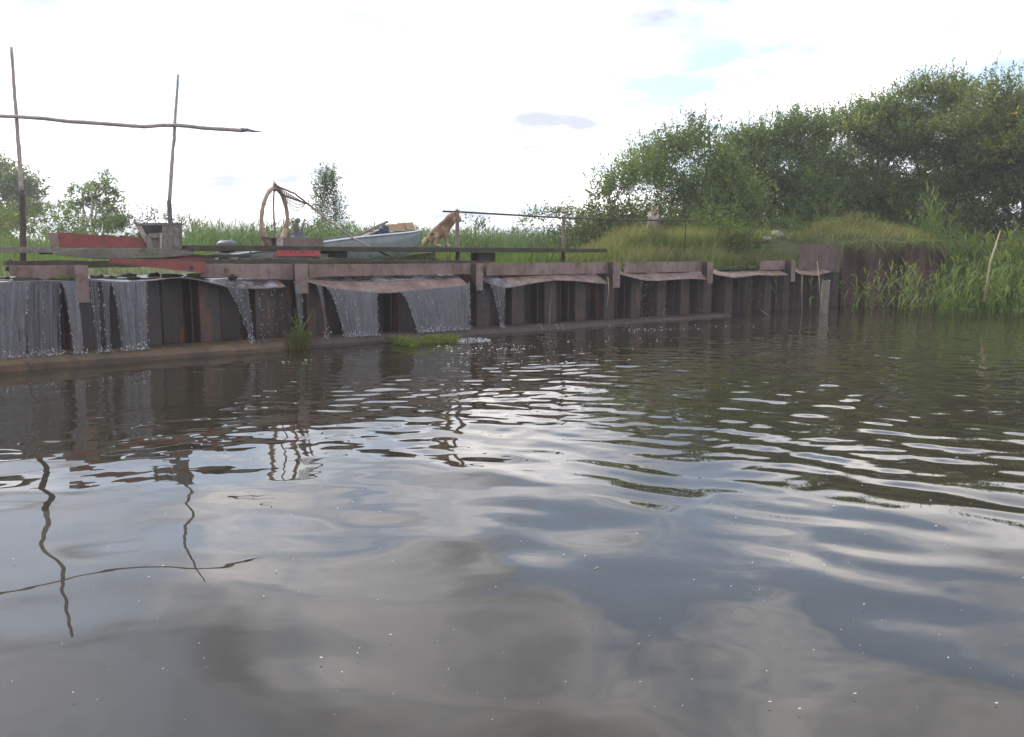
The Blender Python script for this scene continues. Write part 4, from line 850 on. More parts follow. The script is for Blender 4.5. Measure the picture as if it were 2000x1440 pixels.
# ------------------------------------------------------------------ vegetation builders
def unit(v): return v/np.maximum(np.linalg.norm(v, axis=-1, keepdims=True), 1e-9)
def leaf_quads(P, D, Ln, W, r):
    n = len(P); s = unit(np.cross(D, unit(r.normal(size=(n, 3)))))
    mid = P + D*(Ln*.45)[:, None]; tip = P + D*Ln[:, None]; hw = (W*.5)[:, None]
    V = np.stack([P, mid+s*hw, tip, mid-s*hw], 1).reshape(-1, 3); return V, np.arange(4*n).reshape(-1, 4)
def crown(lobes, ntw, nlf, L_, Wd, col, r, spread=.5, tl=(.35, .75), up=.45, colvar=.25, yellow=0):
    lob = np.array(lobes, float); vol = lob[:, 3]*lob[:, 4]*lob[:, 5]; pk = r.choice(len(lob), ntw, p=vol**.8/(vol**.8).sum()); c = lob[pk, :3]; R = lob[pk, 3:6]
    d = unit(r.normal(size=(ntw, 3))); d[:, 2] = np.where(d[:, 2] < -.3, -d[:, 2]*.6, d[:, 2]); q = r.random(ntw)**.42
    P = c + d*R*q[:, None]; td = unit(d*.9 + np.array([0, 0, up]) + r.normal(size=(ntw, 3))*spread); tlen = r.uniform(*tl, ntw)
    k = np.arange(nlf)/nlf; LP = P[:, None, :] + td[:, None, :]*(tlen[:, None]*k)[:, :, None] + r.normal(size=(ntw, nlf, 3))*.015
    LD = unit(td[:, None, :]*.7 + unit(r.normal(size=(ntw, nlf, 3)))*.85 + np.array([0, 0, -.10])); n = ntw*nlf
    Ln = L_*r.uniform(.65, 1.3, n); V, F = leaf_quads(LP.reshape(-1, 3), LD.reshape(-1, 3), Ln, Ln*Wd, r)
    base = np.array(col)*np.array([1.12, 1.04, .92]); lv = 1+.22*r.normal(size=len(lob)); tw = base[None]*(1+r.normal(size=(ntw, 1))*colvar)*np.clip(lv[pk], .6, 1.6)[:, None] ; tw[:, 0] *= 1+r.normal(size=ntw)*.12
    if yellow: m = r.random(ntw) < yellow; tw[m] = tw[m]*np.array([1.7, 1.35, .9])
    T = np.repeat(np.repeat(np.clip(tw, .006, .5), nlf, 0)*(1+r.normal(size=(n, 1))*.15), 4, 0); return V, F, np.clip(T, .004, .6), P
def tree(nm, lab, base, lobes, ntw, nlf=12, L_=.10, Wd=.36, col=(.05, .085, .03), seed=1, mb=M_bark, r0=.12, cat='tree', group=None, nstem=5, shoots=0, **kw):
    r = np.random.default_rng(seed); V, F, T, P = crown(lobes, ntw, nlf, L_, Wd, col, r, **kw)
    if shoots:
        lb = np.array(lobes)[-int(len(lobes)*.31):]; pk = r.integers(0, len(lb), shoots); n_ = shoots; sp = lb[pk, :3] + unit(r.normal(size=(n_, 3))+np.array([0, 0, .6]))*lb[pk, 3:6]*.9; sd_ = unit(np.array([0, 0, 1.3])+r.normal(size=(n_, 3))*.33); sl = r.uniform(.35, 1.0, n_); k = np.linspace(0, 1, 15)
        LP = (sp[:, None]+sd_[:, None]*(sl[:, None]*k)[..., None]).reshape(-1, 3); LD = unit(np.repeat(sd_, 15, 0)*.8+unit(r.normal(size=(n_*15, 3)))*.8); Ln = L_*.9*r.uniform(.6, 1.2, n_*15); V2, F2 = leaf_quads(LP, LD, Ln, Ln*Wd, r)
        F = np.concatenate([F, F2+len(V)]); V = np.concatenate([V, V2]); T = np.concatenate([T, np.repeat(np.repeat(np.array([col])*r.uniform(.9, 1.5, (n_, 1)), 15, 0), 4, 0)])
    t = thing(nm, base, lab, cat, group); npmesh('crown', V, F, T, M_leaf, t, base)
    m = MB(); b = Vector(base); g = random.Random(seed)
    lob = sorted(lobes, key=lambda l: -l[3]*l[5])[:nstem]
    for i, l in enumerate(lob):
        e = Vector(l[:3]); a = b+Vector((g.uniform(-.15, .15), g.uniform(-.15, .15), -.1))*(3 if nstem > 3 else .3); mid = a.lerp(e, .5)+Vector((g.uniform(-.2, .2), g.uniform(-.2, .2), .25))*min(1, (e-a).length/3)
        m.tube([a, a.lerp(mid, .5)+Vector((0, 0, .05)), mid, mid.lerp(e, .6), e+Vector((0, 0, l[5]*.6))], [r0, r0*.8, r0*.6, r0*.4, r0*.12], 6)
        for k in range(9):
            pp = Vector(P[g.randrange(len(P))]); 
            if (pp-e).length < max(l[3:6])*1.3: m.tube([mid.lerp(e, g.uniform(.2, 1)), pp.lerp(e, .5)+Vector((0, 0, .1)), pp], [r0*.25, r0*.18, r0*.06], 4, cap=False)
    build('trunk', m, mb, t); return t
def lobes_under(pts, Yc, zb, depth, n, seed, rr=(.45, .95), edge=.2):
    """fill a solid crown: pts = its skyline (sight lines) at depth Yc, zb = its foot height"""
    g = np.random.default_rng(seed); S_ = [PY(x, y, Yc) for x, y in pts]; xs = [p.x for p in S_]; zs = [p.z for p in S_]; out_ = []
    for i in range(n):
        x = g.uniform(xs[0], xs[-1]); zt = np.interp(x, xs, zs); q = (x-xs[0])/(xs[-1]-xs[0]); dp = depth*math.sin(PI*min(max(q, .08), .92))**.6
        r = g.uniform(*rr)*min(1, (zt-zb)/2.2+.25); k = g.random()**1.05; z = zb-.2 + (zt-zb-r*.75)*k; yy = Yc + dp*g.uniform(-1, 1)*math.sqrt(max(.15, 1-k*k*.8)); out_.append((x, yy, max(z, zb+.1), r*1.1, r, r*.95))
    for x in np.linspace(xs[0]+.3, xs[-1]-.3, int(n*.45)):          # crest lobes carry the skyline
        zt = np.interp(x, xs, zs); r = g.uniform(rr[0]*.5, rr[1]*.62); out_.append((x, Yc+g.normal()*depth*.25, zt-r*g.uniform(.85, 1.3), r, r, r*g.uniform(.85, 1.3)))
    return out_
GW = (.060, .092, .030)
wl = [
 ('leftmost willow of the right bank, lowest and nearest the second dog', [(1158, 440), (1168, 398), (1192, 352), (1240, 322), (1285, 284), (1340, 266), (1375, 262), (1408, 300), (1440, 360)], 27.5, 1.3, 1.9, 42, (.120, .165, .062)),
 ('willow between leftmost willow and the tall ones, with sky showing through', [(1395, 400), (1410, 300), (1436, 268), (1480, 260), (1520, 250), (1560, 232), (1600, 228), (1625, 270), (1640, 330)], 30, 1.3, 1.8, 42, (.115, .160, .062)),
 ('middle dark willow behind the grassy mound', [(1560, 400), (1585, 290), (1620, 245), (1655, 222), (1690, 212), (1720, 205), (1760, 225), (1790, 300)], 31, 1.3, 2.0, 44, (.115, .155, .060)),
 ('tallest willow, its top reaching highest of all the trees', [(1690, 400), (1700, 250), (1730, 198), (1770, 180), (1820, 168), (1850, 166), (1880, 188), (1910, 205), (1950, 250), (1980, 330)], 31.5, 1.3, 2.6, 60, (.128, .168, .066)),
 ('rightmost willow cut off by the edge of the photo', [(1870, 380), (1878, 220), (1900, 182), (1925, 172), (1950, 192), (1990, 188), (2040, 200), (2110, 230), (2180, 330)], 29, 1.0, 2.4, 60, (.128, .165, .062)),
]
for i, (lab, pts, Yc, zb, dp, nl, cl) in enumerate(wl):
    lo = lobes_under(pts, Yc, zb, dp, nl, 30+i); c = PY((pts[0][0]+pts[-1][0])/2, 470, Yc)
    tree('willow_shrub', lab, (c.x, c.y, g1(c.x, c.y)), lo, 4600 if i not in (3, 4) else 7000, 13, .125, .36, cl, 50+i, group='willows on the right bank', r0=.10, nstem=7, tl=(.4, .85), spread=.42, up=.6, colvar=.24, yellow=.06, shoots=170)
# low shrubs in front of the willows
def bush(lab, pts, Yc, dp, nl, cl, ntw, seed, L_=.08, nm='bush', grp=None, zb=1.1, rr=(.3, .6), **kw):
    lo = lobes_under(pts, Yc, zb, dp, nl, seed, rr); c = PY((pts[0][0]+pts[-1][0])/2, 470, Yc)
    return tree(nm, lab, (c.x, c.y, g1(c.x, c.y)), lo, ntw, 10, L_, .42, cl, seed, r0=.03, cat='bush', group=grp, nstem=4, tl=(.2, .45), **kw)
bush('low leafy bush under the leftmost willow, behind the handrail end', [(1330, 470), (1345, 430), (1390, 425), (1430, 435), (1470, 440), (1495, 475)], 22.5, .7, 14, (.085, .13, .035), 1100, 71, grp='bushes on the bank')
bush('small bush poking above the reeds right of the handrail middle post', [(1112, 460), (1120, 418), (1138, 412), (1152, 424), (1160, 460)], 24, .4, 9, (.09, .12, .045), 300, 72, grp='bushes on the bank')
bush('rounded bush above the reeds left of the middle handrail post', [(1018, 450), (1028, 414), (1042, 406), (1056, 418), (1066, 450)], 25, .4, 8, (.08, .12, .045), 320, 73, grp='bushes on the bank')
bush('wider bush directly behind the middle handrail post', [(1066, 455), (1074, 412), (1092, 402), (1108, 404), (1118, 450)], 25, .5, 9, (.085, .12, .05), 420, 74, grp='bushes on the bank')
bush('sparse bush just right of the sitting dog', [(905, 455), (912, 434), (925, 424), (940, 432), (950, 455)], 24, .4, 6, (.08, .115, .045), 160, 75, grp='bushes on the bank')
bush('yellowish weed sprouting from the top of the grassy mound', [(1625, 450), (1640, 436), (1660, 424), (1680, 438), (1690, 450)], C_.y+1.4, .25, 8, (.15, .15, .07), 130, 76, .06, nm='weed', zb=2.0, rr=(.12, .22))
bush('dark bush filling the gap between the willows and the grassy mound', [(1460, 470), (1480, 432), (1520, 424), (1560, 426), (1610, 430), (1640, 460)], 27.5, .7, 18, (.10, .14, .05), 1500, 77, grp='bushes on the bank')
# left side
GL = (.085, .115, .05)
bush('large pale green bush mass at the left edge below the big tree', [(-120, 470), (-90, 400), (0, 398), (60, 396), (110, 412), (150, 430), (185, 470)], 27, 1.6, 26, (.11, .155, .045), 2400, 81, grp='bushes behind the pole frame', rr=(.45, .8), yellow=.2)
bush('low green bush behind the red trough', [(150, 480), (175, 436), (215, 425), (245, 432), (275, 455), (285, 480)], 26, 1.0, 14, (.085, .125, .05), 1100, 82, grp='bushes behind the pole frame')
bush('thin reddish bush behind the wooden crate', [(235, 470), (258, 420), (285, 408), (310, 400), (330, 412), (360, 418), (380, 420), (400, 430), (410, 465)], 29, .8, 18, (.12, .125, .07), 620, 83, grp='bushes behind the pole frame', yellow=.3, spread=.8)
bush('small pale green bush left of the net hoop foot', [(560, 470), (566, 430), (575, 424), (582, 436), (588, 468)], 22, .3, 6, (.08, .11, .045), 120, 84, grp='bushes on the bank')
for (pts, lab, Yc, n_) in (([(-150, 450), (-120, 340), (-40, 318), (5, 315), (38, 330), (55, 352), (68, 380), (72, 420)], 'glare-paled tall tree at the left edge behind the left pole', 46, 2600),):
    lo = lobes_under(pts, Yc, 1.8, 2.0, 22, 90, (.6, 1.1)); c = PY(0, 470, Yc); tree('broadleaf_tree', lab, (c.x, c.y, g1(c.x, c.y)), lo, n_, 12, .17, .5, (.16, .20, .12), 91, r0=.16, nstem=5, tl=(.4, .9))  # leaf colour lifted to carry the sun glare on this side
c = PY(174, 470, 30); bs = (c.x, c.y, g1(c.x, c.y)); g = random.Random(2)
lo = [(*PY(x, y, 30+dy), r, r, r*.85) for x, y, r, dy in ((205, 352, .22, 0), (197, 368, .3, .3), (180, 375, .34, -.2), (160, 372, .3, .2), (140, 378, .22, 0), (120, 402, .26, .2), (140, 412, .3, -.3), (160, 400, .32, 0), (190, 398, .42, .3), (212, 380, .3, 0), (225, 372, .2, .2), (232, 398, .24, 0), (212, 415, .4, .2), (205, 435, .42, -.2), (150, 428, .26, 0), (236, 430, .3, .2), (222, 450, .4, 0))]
tree('birch_tree', 'small birch with a thin pale trunk behind the red trough', bs, lo, 430, 9, .10, .6, (.17, .21, .12), 92, mb=M_birch, r0=.06, nstem=8, tl=(.12, .3), spread=.8, up=.1)  # birch leaves paled too, glare put into their colour
c = PY(647, 470, 26); lo = []
for i in range(30):
    q = (i+.5)/30; z = 1.5+q*2.15; sp_ = .62*(1-q)**.75+.06; a = i*2.4; lo.append((c.x+math.cos(a)*sp_*1.0*(.45+.55*((i*7) % 3)/2)-.05, c.y+math.sin(a)*sp_*.6, z, .19, .2, .22))
tree('young_willow', 'slender young willow with upswept branches rising above the landing net handle', (c.x, c.y, g1(c.x, c.y)), lo, 560, 12, .095, .24, (.085, .12, .085), 93, r0=.022, nstem=16, tl=(.32, .55), spread=.3, up=1.5)
# far belt of trees closing the plain
for i, (x0, x1, y0, Yc, lab) in enumerate(((-700, -180, 330, 60, 'distant tree belt far beyond the left edge'), (2150, 2900, 250, 45, 'willows continuing along the bank beyond the right edge'))):
    r = np.random.default_rng(i+7); pts = [(x, y0+r.uniform(-25, 25)+(90 if x in (x0, x1) else 0)) for x in np.linspace(x0, x1, 9)]; lo = lobes_under(pts, Yc, 1.4, 3, 30, 190+i, (1.0, 2.0)); c = PY((x0+x1)/2, 470, Yc)
    tree('tree_belt', lab, (c.x, c.y, g1(c.x, c.y)), lo, 2600, 9, .26, .5, (.06, .09, .035), 95+i, r0=.15, nstem=6, tl=(.6, 1.2))

# ------------------------------------------------------------------ grass and reeds
def blades(P, h, lean, w, r, seg=3, droop=.5):
    n = len(P); a = r.uniform(0, 2*PI, n); d = np.stack([np.cos(a), np.sin(a), 0*a], 1); b = r.uniform(0, 2*PI, n); s = np.stack([np.cos(b), np.sin(b), 0*b], 1); rows = []
    for k in range(seg+1):
        q = k/seg; c = P + np.stack([0*h, 0*h, h*(q-droop*.25*q*q*lean)], 1) + d*(h*lean*q**1.9)[:, None]; ww = (w*(1-q**1.6*.93))[:, None]*.5; rows += [c-s*ww, c+s*ww]
    V = np.stack(rows, 1).reshape(-1, 3); m = 2*(seg+1); b0 = np.arange(n)[:, None]*m; F = np.concatenate([b0+np.array([[2*k, 2*k+1, 2*k+3, 2*k+2]]) for k in range(seg)], 0); return V, F, m
def grass(nm, lab, pos, h, col, w=.010, lean=(.1, .6), seed=0, cat='grass', var=.2, tipcol=None, mix2=None, seg=3, base=None, kind='stuff', group=None):
    r = np.random.default_rng(seed); P = np.asarray(pos); n = len(P); hh = h*r.uniform(.55, 1.15, n) if np.isscalar(h) else h*r.uniform(.7, 1.15, n)
    cl = nz2(P[:, 0]*1.0, P[:, 1]*1.0, 2.2)[:, None]; hh = hh*(1+.22*cl[:, 0])*(1+.10*nz2(P[:, 0], P[:, 1], 6.1)); c = np.tile(np.array(col), (n, 1))*(1+r.normal(size=(n, 1))*var)*(1+.24*cl); c[:, 0] *= 1+.15*nz2(P[:, 0]+9, P[:, 1], 1.4)
    V, F, m = blades(P, hh, r.uniform(*lean, n), w*r.uniform(.6, 1.4, n), r, seg)
    if mix2 is not None: k = r.random(n) < mix2[1]; c[k] = np.array(mix2[0])*(1+r.normal(size=(k.sum(), 1))*.2)
    T = np.repeat(c[:, None, :], m, 1)
    if tipcol is not None: q = (np.arange(m)//2/seg)[None, :, None]**1.5; T = T*(1-q)+np.array(tipcol)*q
    o = npmesh(nm, V, F, np.clip(T.reshape(-1, 3), .004, .6), M_grass, None, base if base is not None else tuple(P.mean(0))); return tag(o, lab, cat, group, kind)
def scatter(n, fn, box, seed, clump=None):
    r = np.random.default_rng(seed); x = r.uniform(box[0], box[1], n*4); y = r.uniform(box[2], box[3], n*4)
    off = (x-A0.x)*NB.x+(y-A0.y)*NB.y; s = (x-A0.x)*U.x+(y-A0.y)*U.y; k = fn(x, y, off, s)
    if clump: k &= (nz2(x, y, clump)+r.normal(size=len(x))*.5) > -.25
    x, y = x[k][:n], y[k][:n]; return np.stack([x, y, G(x, y)-.02], 1)
REED = []
def reed_template(seed, h=1.0, plume=False, nleaf=9):
    r = np.random.default_rng(seed); V, F, T = [], [], []
    def strip(pts, ws, s, col):
        b = len(V)
        for p, w_ in zip(pts, ws): V.append(p-s*w_); V.append(p+s*w_)
        for k in range(len(pts)-1): F.append((b+2*k, b+2*k+1, b+2*k+3, b+2*k+2))
        T.extend([col]*(2*len(pts)))
    bend = r.uniform(-.08, .08, 2); st = lambda q: np.array([bend[0]*q*q, bend[1]*q*q, q])*h
    for s in (np.array([1, 0, 0]), np.array([0, 1, 0])): strip([st(0), st(.35), st(.7), st(1)], [.0045, .004, .003, .0015], s, (.75, .95, .6))
    for k in range(nleaf):
        q = .16+.80*(k+.5)/nleaf; a = k*2.5+r.uniform(-.6, .6); d = np.array([math.cos(a), math.sin(a), 0]); s = np.array([-d[1], d[0], 0]); L_ = r.uniform(.24, .44)*(1.05-.3*abs(q-.6)); dr = r.uniform(.15, .75); p = st(q)
        pts = [p + d*L_*t*(.75+.25*dr) + np.array([0, 0, L_*(t*(1.0-dr*.4)-dr*1.1*t*t)]) for t in (0, .3, .62, 1)]; strip(pts, [.005, .011, .009, .001], s, (1, 1, 1))
    if plume:
        for k in range(9): a = r.uniform(0, 6.3); d = np.array([math.cos(a)*.05, math.sin(a)*.05, .12*r.random()]); p = st(.93+.008*k); strip([p, p+d*.6, p+d+np.array([0, 0, -.02])], [.003, .006, .002], np.array([d[1], -d[0], 0])/.05, (1.6, 1.1, .8))
    return np.array(V), np.array(F), np.array(T)
RT = [reed_template(i, plume=(i % 3 == 0), nleaf=7+i % 4) for i in range(8)]
def reed_field(nm, lab, P, h, col, seed, cat='reeds', lean=.10, var=.18):
    r = np.random.default_rng(seed); VV, FF, TT = [], [], []; off = 0; n = len(P); which = r.integers(0, len(RT), n); hh = h*r.uniform(.72, 1.12, n)
    for k, (V, F, T) in enumerate(RT):
        i = np.where(which == k)[0]
        if not len(i): continue
        a = r.uniform(0, 2*PI, len(i)); c, s = np.cos(a), np.sin(a); lx, ly = r.normal(size=len(i))*lean, r.normal(size=len(i))*lean
        W = V[None]*hh[i][:, None, None]; X = W[..., 0]*c[:, None]-W[..., 1]*s[:, None]+W[..., 2]*lx[:, None]; Y = W[..., 0]*s[:, None]+W[..., 1]*c[:, None]+W[..., 2]*ly[:, None]
        Q = np.stack([X, Y, W[..., 2]], -1)+P[i][:, None, :]; m = len(V); VV.append(Q.reshape(-1, 3)); FF.append((F[None]+(np.arange(len(i))*m)[:, None, None]+off).reshape(-1, 4)); off += m*len(i)
        cc = np.array(col)*(1+r.normal(size=(len(i), 1))*var); TT.append((T[None]*cc[:, None, :]).reshape(-1, 3))
    o = npmesh(nm, np.concatenate(VV), np.concatenate(FF), np.clip(np.concatenate(TT), .004, .6), M_grass, None, tuple(P.mean(0))); return tag(o, lab, cat, None, 'stuff')
BG = (.115, .175, .072)
# reed field behind
P = scatter(5200, lambda x, y, o, s: (o > 6.0) & (y > 17.5) & (x > -.375*y) & (x < 9.5-.0*y) & (np.hypot((x-DOGM.x)/2, y-DOGM.y) > 1.2), (-20, 10, 17.5, 34), 201)
reed_field('reed_field', 'field of green reeds stretching behind the wall to the trees', P, .86, BG, 202)
P = scatter(26000, lambda x, y, o, s: (o > 4.3) & (x > -.62*y-1), (-24, 11, 15, 36), 203); grass('meadow_grass', 'dense green meadow grass under the reeds', P, .66, BG, .013, (.1, .5), 204, mix2=((.15, .14, .06), .06))
# far plain
P = scatter(9000, lambda x, y, o, s: (y > 34), (-45, 30, 34, 75), 205); grass('far_grass', 'far green edge of the plain', P, .95, (.09, .13, .06), .035, (.1, .4), 206)
# low grass right behind the walkway
P = scatter(26000, lambda x, y, o, s: (o > 1.25) & (o < 4.6) & ((s > S600+.6) | (o > 2.9)) & (s < SW), (-18, 12, 8, 26), 207); grass('bank_grass', 'short bright green grass behind the walkway', P, .34, (.13, .19, .05), .010, (.2, .8), 208, mix2=((.22, .19, .05), .05))
# tall fine grass between walkway and the second dog
sA, sB = S(1195, .9), S(1530, .9)
def tuft(x, y, o, s): return (o > .62) & (o < 2.9) & (s > sA) & (s < sB+.3) & (np.random.default_rng(1).random(len(x)) < np.clip((s-sA)/1.0+.25, 0, 1))
P = scatter(20000, tuft, (-1, 12, 13, 26), 209); offp = (P[:, 0]-A0.x)*NB.x+(P[:, 1]-A0.y)*NB.y; sp = (P[:, 0]-A0.x)*U.x+(P[:, 1]-A0.y)*U.y
hs = (.46+.10*np.exp(-((P[:, 0]-DOGM.x+.1)**2/.9)))*np.clip(1-(offp-1.6)*.18, .4, 1)*np.clip((sp-sA)/1.2+.45, 0, 1)*np.clip((sB+1.0-sp)/1.8, .35, 1)
grass('tall_fine_grass', 'tall fine grass with brownish seed heads hiding the second dog up to its chest', P, hs, (.15, .205, .06), .017, (.15, .7), 210, tipcol=(.26, .23, .10), mix2=((.17, .15, .06), .12))
P = scatter(900, lambda x, y, o, s: (o > .62) & (o < 2.2) & (s > sB-2.6) & (s < sB+.5), (4, 12, 14, 26), 241); P[:, 2] += .25
r_ = np.random.default_rng(5); V, F = leaf_quads(np.repeat(P, 9, 0)+r_.normal(size=(len(P)*9, 3))*np.array([.08, .08, .16]), unit(r_.normal(size=(len(P)*9, 3))+np.array([0, 0, .3])), r_.uniform(.035, .07, len(P)*9), r_.uniform(.018, .032, len(P)*9), r_)
o = npmesh('leafy_weeds', V, F, np.repeat(np.array([[.12, .16, .045]])*(1+r_.normal(size=(len(P)*9, 1))*.25), 4, 0).clip(.01, .5), M_leaf, None, tuple(P.mean(0))); tag(o, 'leafy weeds mixed into the grass left of the grassy mound', 'weeds', None, 'stuff')
# turf on the mound
P = scatter(16000, lambda x, y, o, s: (x > C_.x-3.6) & (x < XT+.3) & (y > C_.y-1.9) & (y < C_.y+4.5) & (((o > .75) & (x < C_.x)) | ((x >= C_.x) & (y > C_.y+.1))), (5, 13, 20, 28), 211); grass('mound_turf', 'short yellowish green turf covering the mound on top of the tall wall', P, .30, (.19, .225, .07), .012, (.3, 1.0), 212, mix2=((.30, .22, .11), .35), var=.35)
r_ = np.random.default_rng(213); px_ = r_.uniform(C_.x-.15, XT-.15, 2000); P = np.stack([px_, C_.y-.30+r_.uniform(-.05, .14, 2000), 1.66+r_.uniform(0, .06, 2000)], 1)
r_ = np.random.default_rng(214); n_ = len(P); cl_ = np.clip(.55+.6*nz2(P[:, 0], P[:, 0], 3.1)+r_.normal(size=n_)*.15, .15, 1.3); V, F, m_ = blades(P, .50*cl_*r_.uniform(.6, 1.2, n_), r_.uniform(.5, 1.6, n_), r_.uniform(.009, .019, n_), r_, 4, droop=5.5)
c_ = np.where(r_.random((n_, 1)) < .25, np.array([[.28, .21, .12]]), np.array([[.15, .20, .06]]))*(1+r_.normal(size=(n_, 1))*.22); o = npmesh('overhanging_grass', V, F, np.repeat(c_, m_, 0).clip(.01, .5), M_grass, None, tuple(P.mean(0))); tag(o, 'grass fringe hanging over the top of the tall wall', 'grass', None, 'stuff')
P = scatter(420, lambda x, y, o, s: (o > .62) & (o < 3.2) & (s > sA-.5) & (s < SW), (-1, 12, 13, 26), 215, clump=3.0)
reed_field('mixed_reeds', 'coarser reeds scattered through the tall fine grass above the wall', P, .62, (.14, .20, .06), 216, lean=.2)
P = scatter(170, lambda x, y, o, s: (x > C_.x-2.2) & (x < XT) & (y > C_.y+.1) & (y < C_.y+2.6) & (o > .6), (6, 12, 21, 27), 231); reed_field('mound_reeds', 'short reeds and weeds scattered over the mound on the tall wall', P, .42, (.17, .21, .08), 232, lean=.3)
P = scatter(420, lambda x, y, o, s: (x > C_.x-2.2) & (x < XT) & (y > C_.y-.1) & (y < C_.y+1.6) & (o > .6), (6, 12, 21, 26), 233, clump=2.2); P[:, 2] = np.maximum(P[:, 2], 1.2)+.12
r_ = np.random.default_rng(6); Q = np.repeat(P, 14, 0)+r_.normal(size=(len(P)*14, 3))*np.array([.09, .09, .08]); V, F = leaf_quads(Q, unit(r_.normal(size=Q.shape)+np.array([0, 0, .2])), r_.uniform(.04, .09, len(Q)), r_.uniform(.02, .04, len(Q)), r_)
tc_ = np.where(r_.random((len(P), 1)) < .35, np.array([[.30, .21, .13]]), np.array([[.16, .22, .06]])); o = npmesh('mound_weeds', V, F, np.repeat(np.repeat(tc_, 14, 0)*(1+r_.normal(size=(len(Q), 1))*.25), 4, 0).clip(.01, .5), M_leaf, None, tuple(P.mean(0))); tag(o, 'ragged broad-leaved weeds and dry tufts on the mound', 'weeds', None, 'stuff')
# right bank reeds
P = scatter(1900, lambda x, y, o, s: (y > bank(x)-.9) & (y < bank(x)+3.6) & (x > XT-.2+np.clip(bank(x)-y, 0, 1)*.2), (11.6, 19, 14, 25), 217); reed_field('bank_reeds', 'thick bank of tall reeds and grass at the right edge', P, 1.35, (.14, .195, .06), 218, lean=.16)
P = scatter(9000, lambda x, y, o, s: (y > bank(x)-.2) & (y < bank(x)+3.2) & (x > XT+.0), (11.6, 18.5, 14, 25), 219); grass('bank_sedge', 'fine green sedge rising between the reeds at the right edge', P, 1.12, (.155, .21, .06), .011, (.15, .55), 220, mix2=((.20, .17, .08), .08))
P = scatter(5000, lambda x, y, o, s: (y > bank(x)-1.3) & (y < bank(x)+.1) & (x > XT-1.2), (10.5, 19, 13.5, 23), 221, clump=2.5); P[:, 2] = -.02; grass('shore_grass', 'yellow-green grass standing in the shallow water along the right bank', P, .42, (.17, .20, .045), .009, (.2, .9), 222)
P = scatter(1700, lambda x, y, o, s: (y > bank(x)-2.2) & (y < bank(x)-.3) & (x > XT-1.0), (10.5, 20, 12.5, 22), 223, clump=2.0)
r_ = np.random.default_rng(9); n_ = len(P); a_ = r_.uniform(0, 6.3, n_); P[:, 2] = .018+r_.random(n_)*.012; V, F = leaf_quads(P, np.stack([np.cos(a_), np.sin(a_), 0*a_+.02], 1), r_.uniform(.06, .20, n_), r_.uniform(.012, .05, n_), r_)
o = npmesh('floating_weed', V, F, np.repeat(np.array([[.17, .20, .06]])*(1+r_.normal(size=(n_, 1))*.25), 4, 0).clip(.01, .5), M_leaf, None, tuple(P.mean(0))); tag(o, 'pale green weed floating on the water in front of the right bank', 'water weed', None, 'stuff')
# individual reeds one can tell apart, standing in the water in front of the tall wall
rmesh = []
for k, (V, F, T) in enumerate(RT):
    me = bpy.data.meshes.new('reed'); me.from_pydata(V.tolist(), [], F.tolist()); at = me.color_attributes.new('tint', 'FLOAT_COLOR', 'POINT'); cc = np.ones((len(V), 4), np.float32); cc[:, :3] = T*np.array([.16, .215, .065]); at.data.foreach_set('color', cc.ravel()); me.materials.append(M_grass); rmesh.append(me)
g = random.Random(77)
groups = [((1645, 1700), 9, .6, 1.15, 'reed standing in the water just right of the grey stake'), ((1700, 1760), 16, .7, 1.35, 'reed in the clump before the left half of the tall wall'),
          ((1760, 1830), 26, .7, 1.3, 'reed in the clump before the right half of the tall wall'), ((1830, 1900), 34, .8, 1.5, 'reed at the corner where tall wall meets the reed bank'), ((1900, 2015), 40, .9, 1.6, 'reed at the water edge of the right bank')]
for (xa, xb), n_, h0, h1_, lab in groups:
    for k in range(n_):
        x = g.uniform(xa, xb); q = PZ(x, g.uniform(603, 622), 0); q.y = min(q.y, C_.y-.55); o = bpy.data.objects.new('reed', rmesh[g.randrange(8)]); COL.objects.link(o); o.location = (q.x, q.y, -.1); h = g.uniform(h0, h1_); o.scale = (h*.78, h*.78, h)
        o.rotation_euler = (g.gauss(0, .10), g.gauss(.03, .10), g.random()*6.3); tag(o, lab, 'reed', lab.replace('reed', 'reeds', 1))
def lone_reed(x, y, h, lab, tilt=0, k=1):
    q = PZ(x, y, 0); o = bpy.data.objects.new('reed', rmesh[k]); COL.objects.link(o); o.location = (q.x, q.y, -.05); o.scale = (h*.8, h*.8, h); o.rotation_euler = (0, tilt, g.random()*6.3); tag(o, lab, 'reed')
for x, y, h, t_, lab in ((1582, 614, 1.0, -.06, 'lone reed immediately left of the grey wooden stake'), (1514, 614, .95, .05, 'lone reed under the last bracket'), (1468, 613, .85, .10, 'dark reed under the narrow moss-edged plate'), (1655, 612, 1.15, .22, 'reed leaning right beside the corner of the tall wall'), (1478, 616, .5, .1, 'short reed under the narrow moss-edged plate')): lone_reed(x, y, h, lab, t_, g.randrange(8))
def stalk(pts, r, lab, m_=M_stick, nm='dry_stalk', dd=None):
    m = MB(); m.tube(pts, [r, r*.8, r*.4][:len(pts)] if len(pts) == 3 else r, 5); o = build(nm, m, m_, None, smooth=True); tag(o, lab, 'stalk')
M_straw = surf('dry_straw', (.32, .24, .14), (.45, .36, .22), None, 9, .9, .1, 30)
q = PY(1922, 590, 18.6); stalk([q, PY(1935, 510, 18.6), PY(1954, 450, 18.6)], .028, 'tall pale broken reed stalk leaning right in the reed bank', M_straw)
q = PY(1605, 560, 20.2); stalk([PY(1603, 590, 20.3), PY(1600, 545, 20.3), PY(1596, 510, 20.4)], .012, 'thin reddish dry stalk rising behind the grey stake', M_straw)
stalk([PY(1567, 612, 20.4), PY(1566, 570, 20.4), PY(1567, 535, 20.4)], .010, 'thin brown dry stalk left of the grey stake', M_straw)
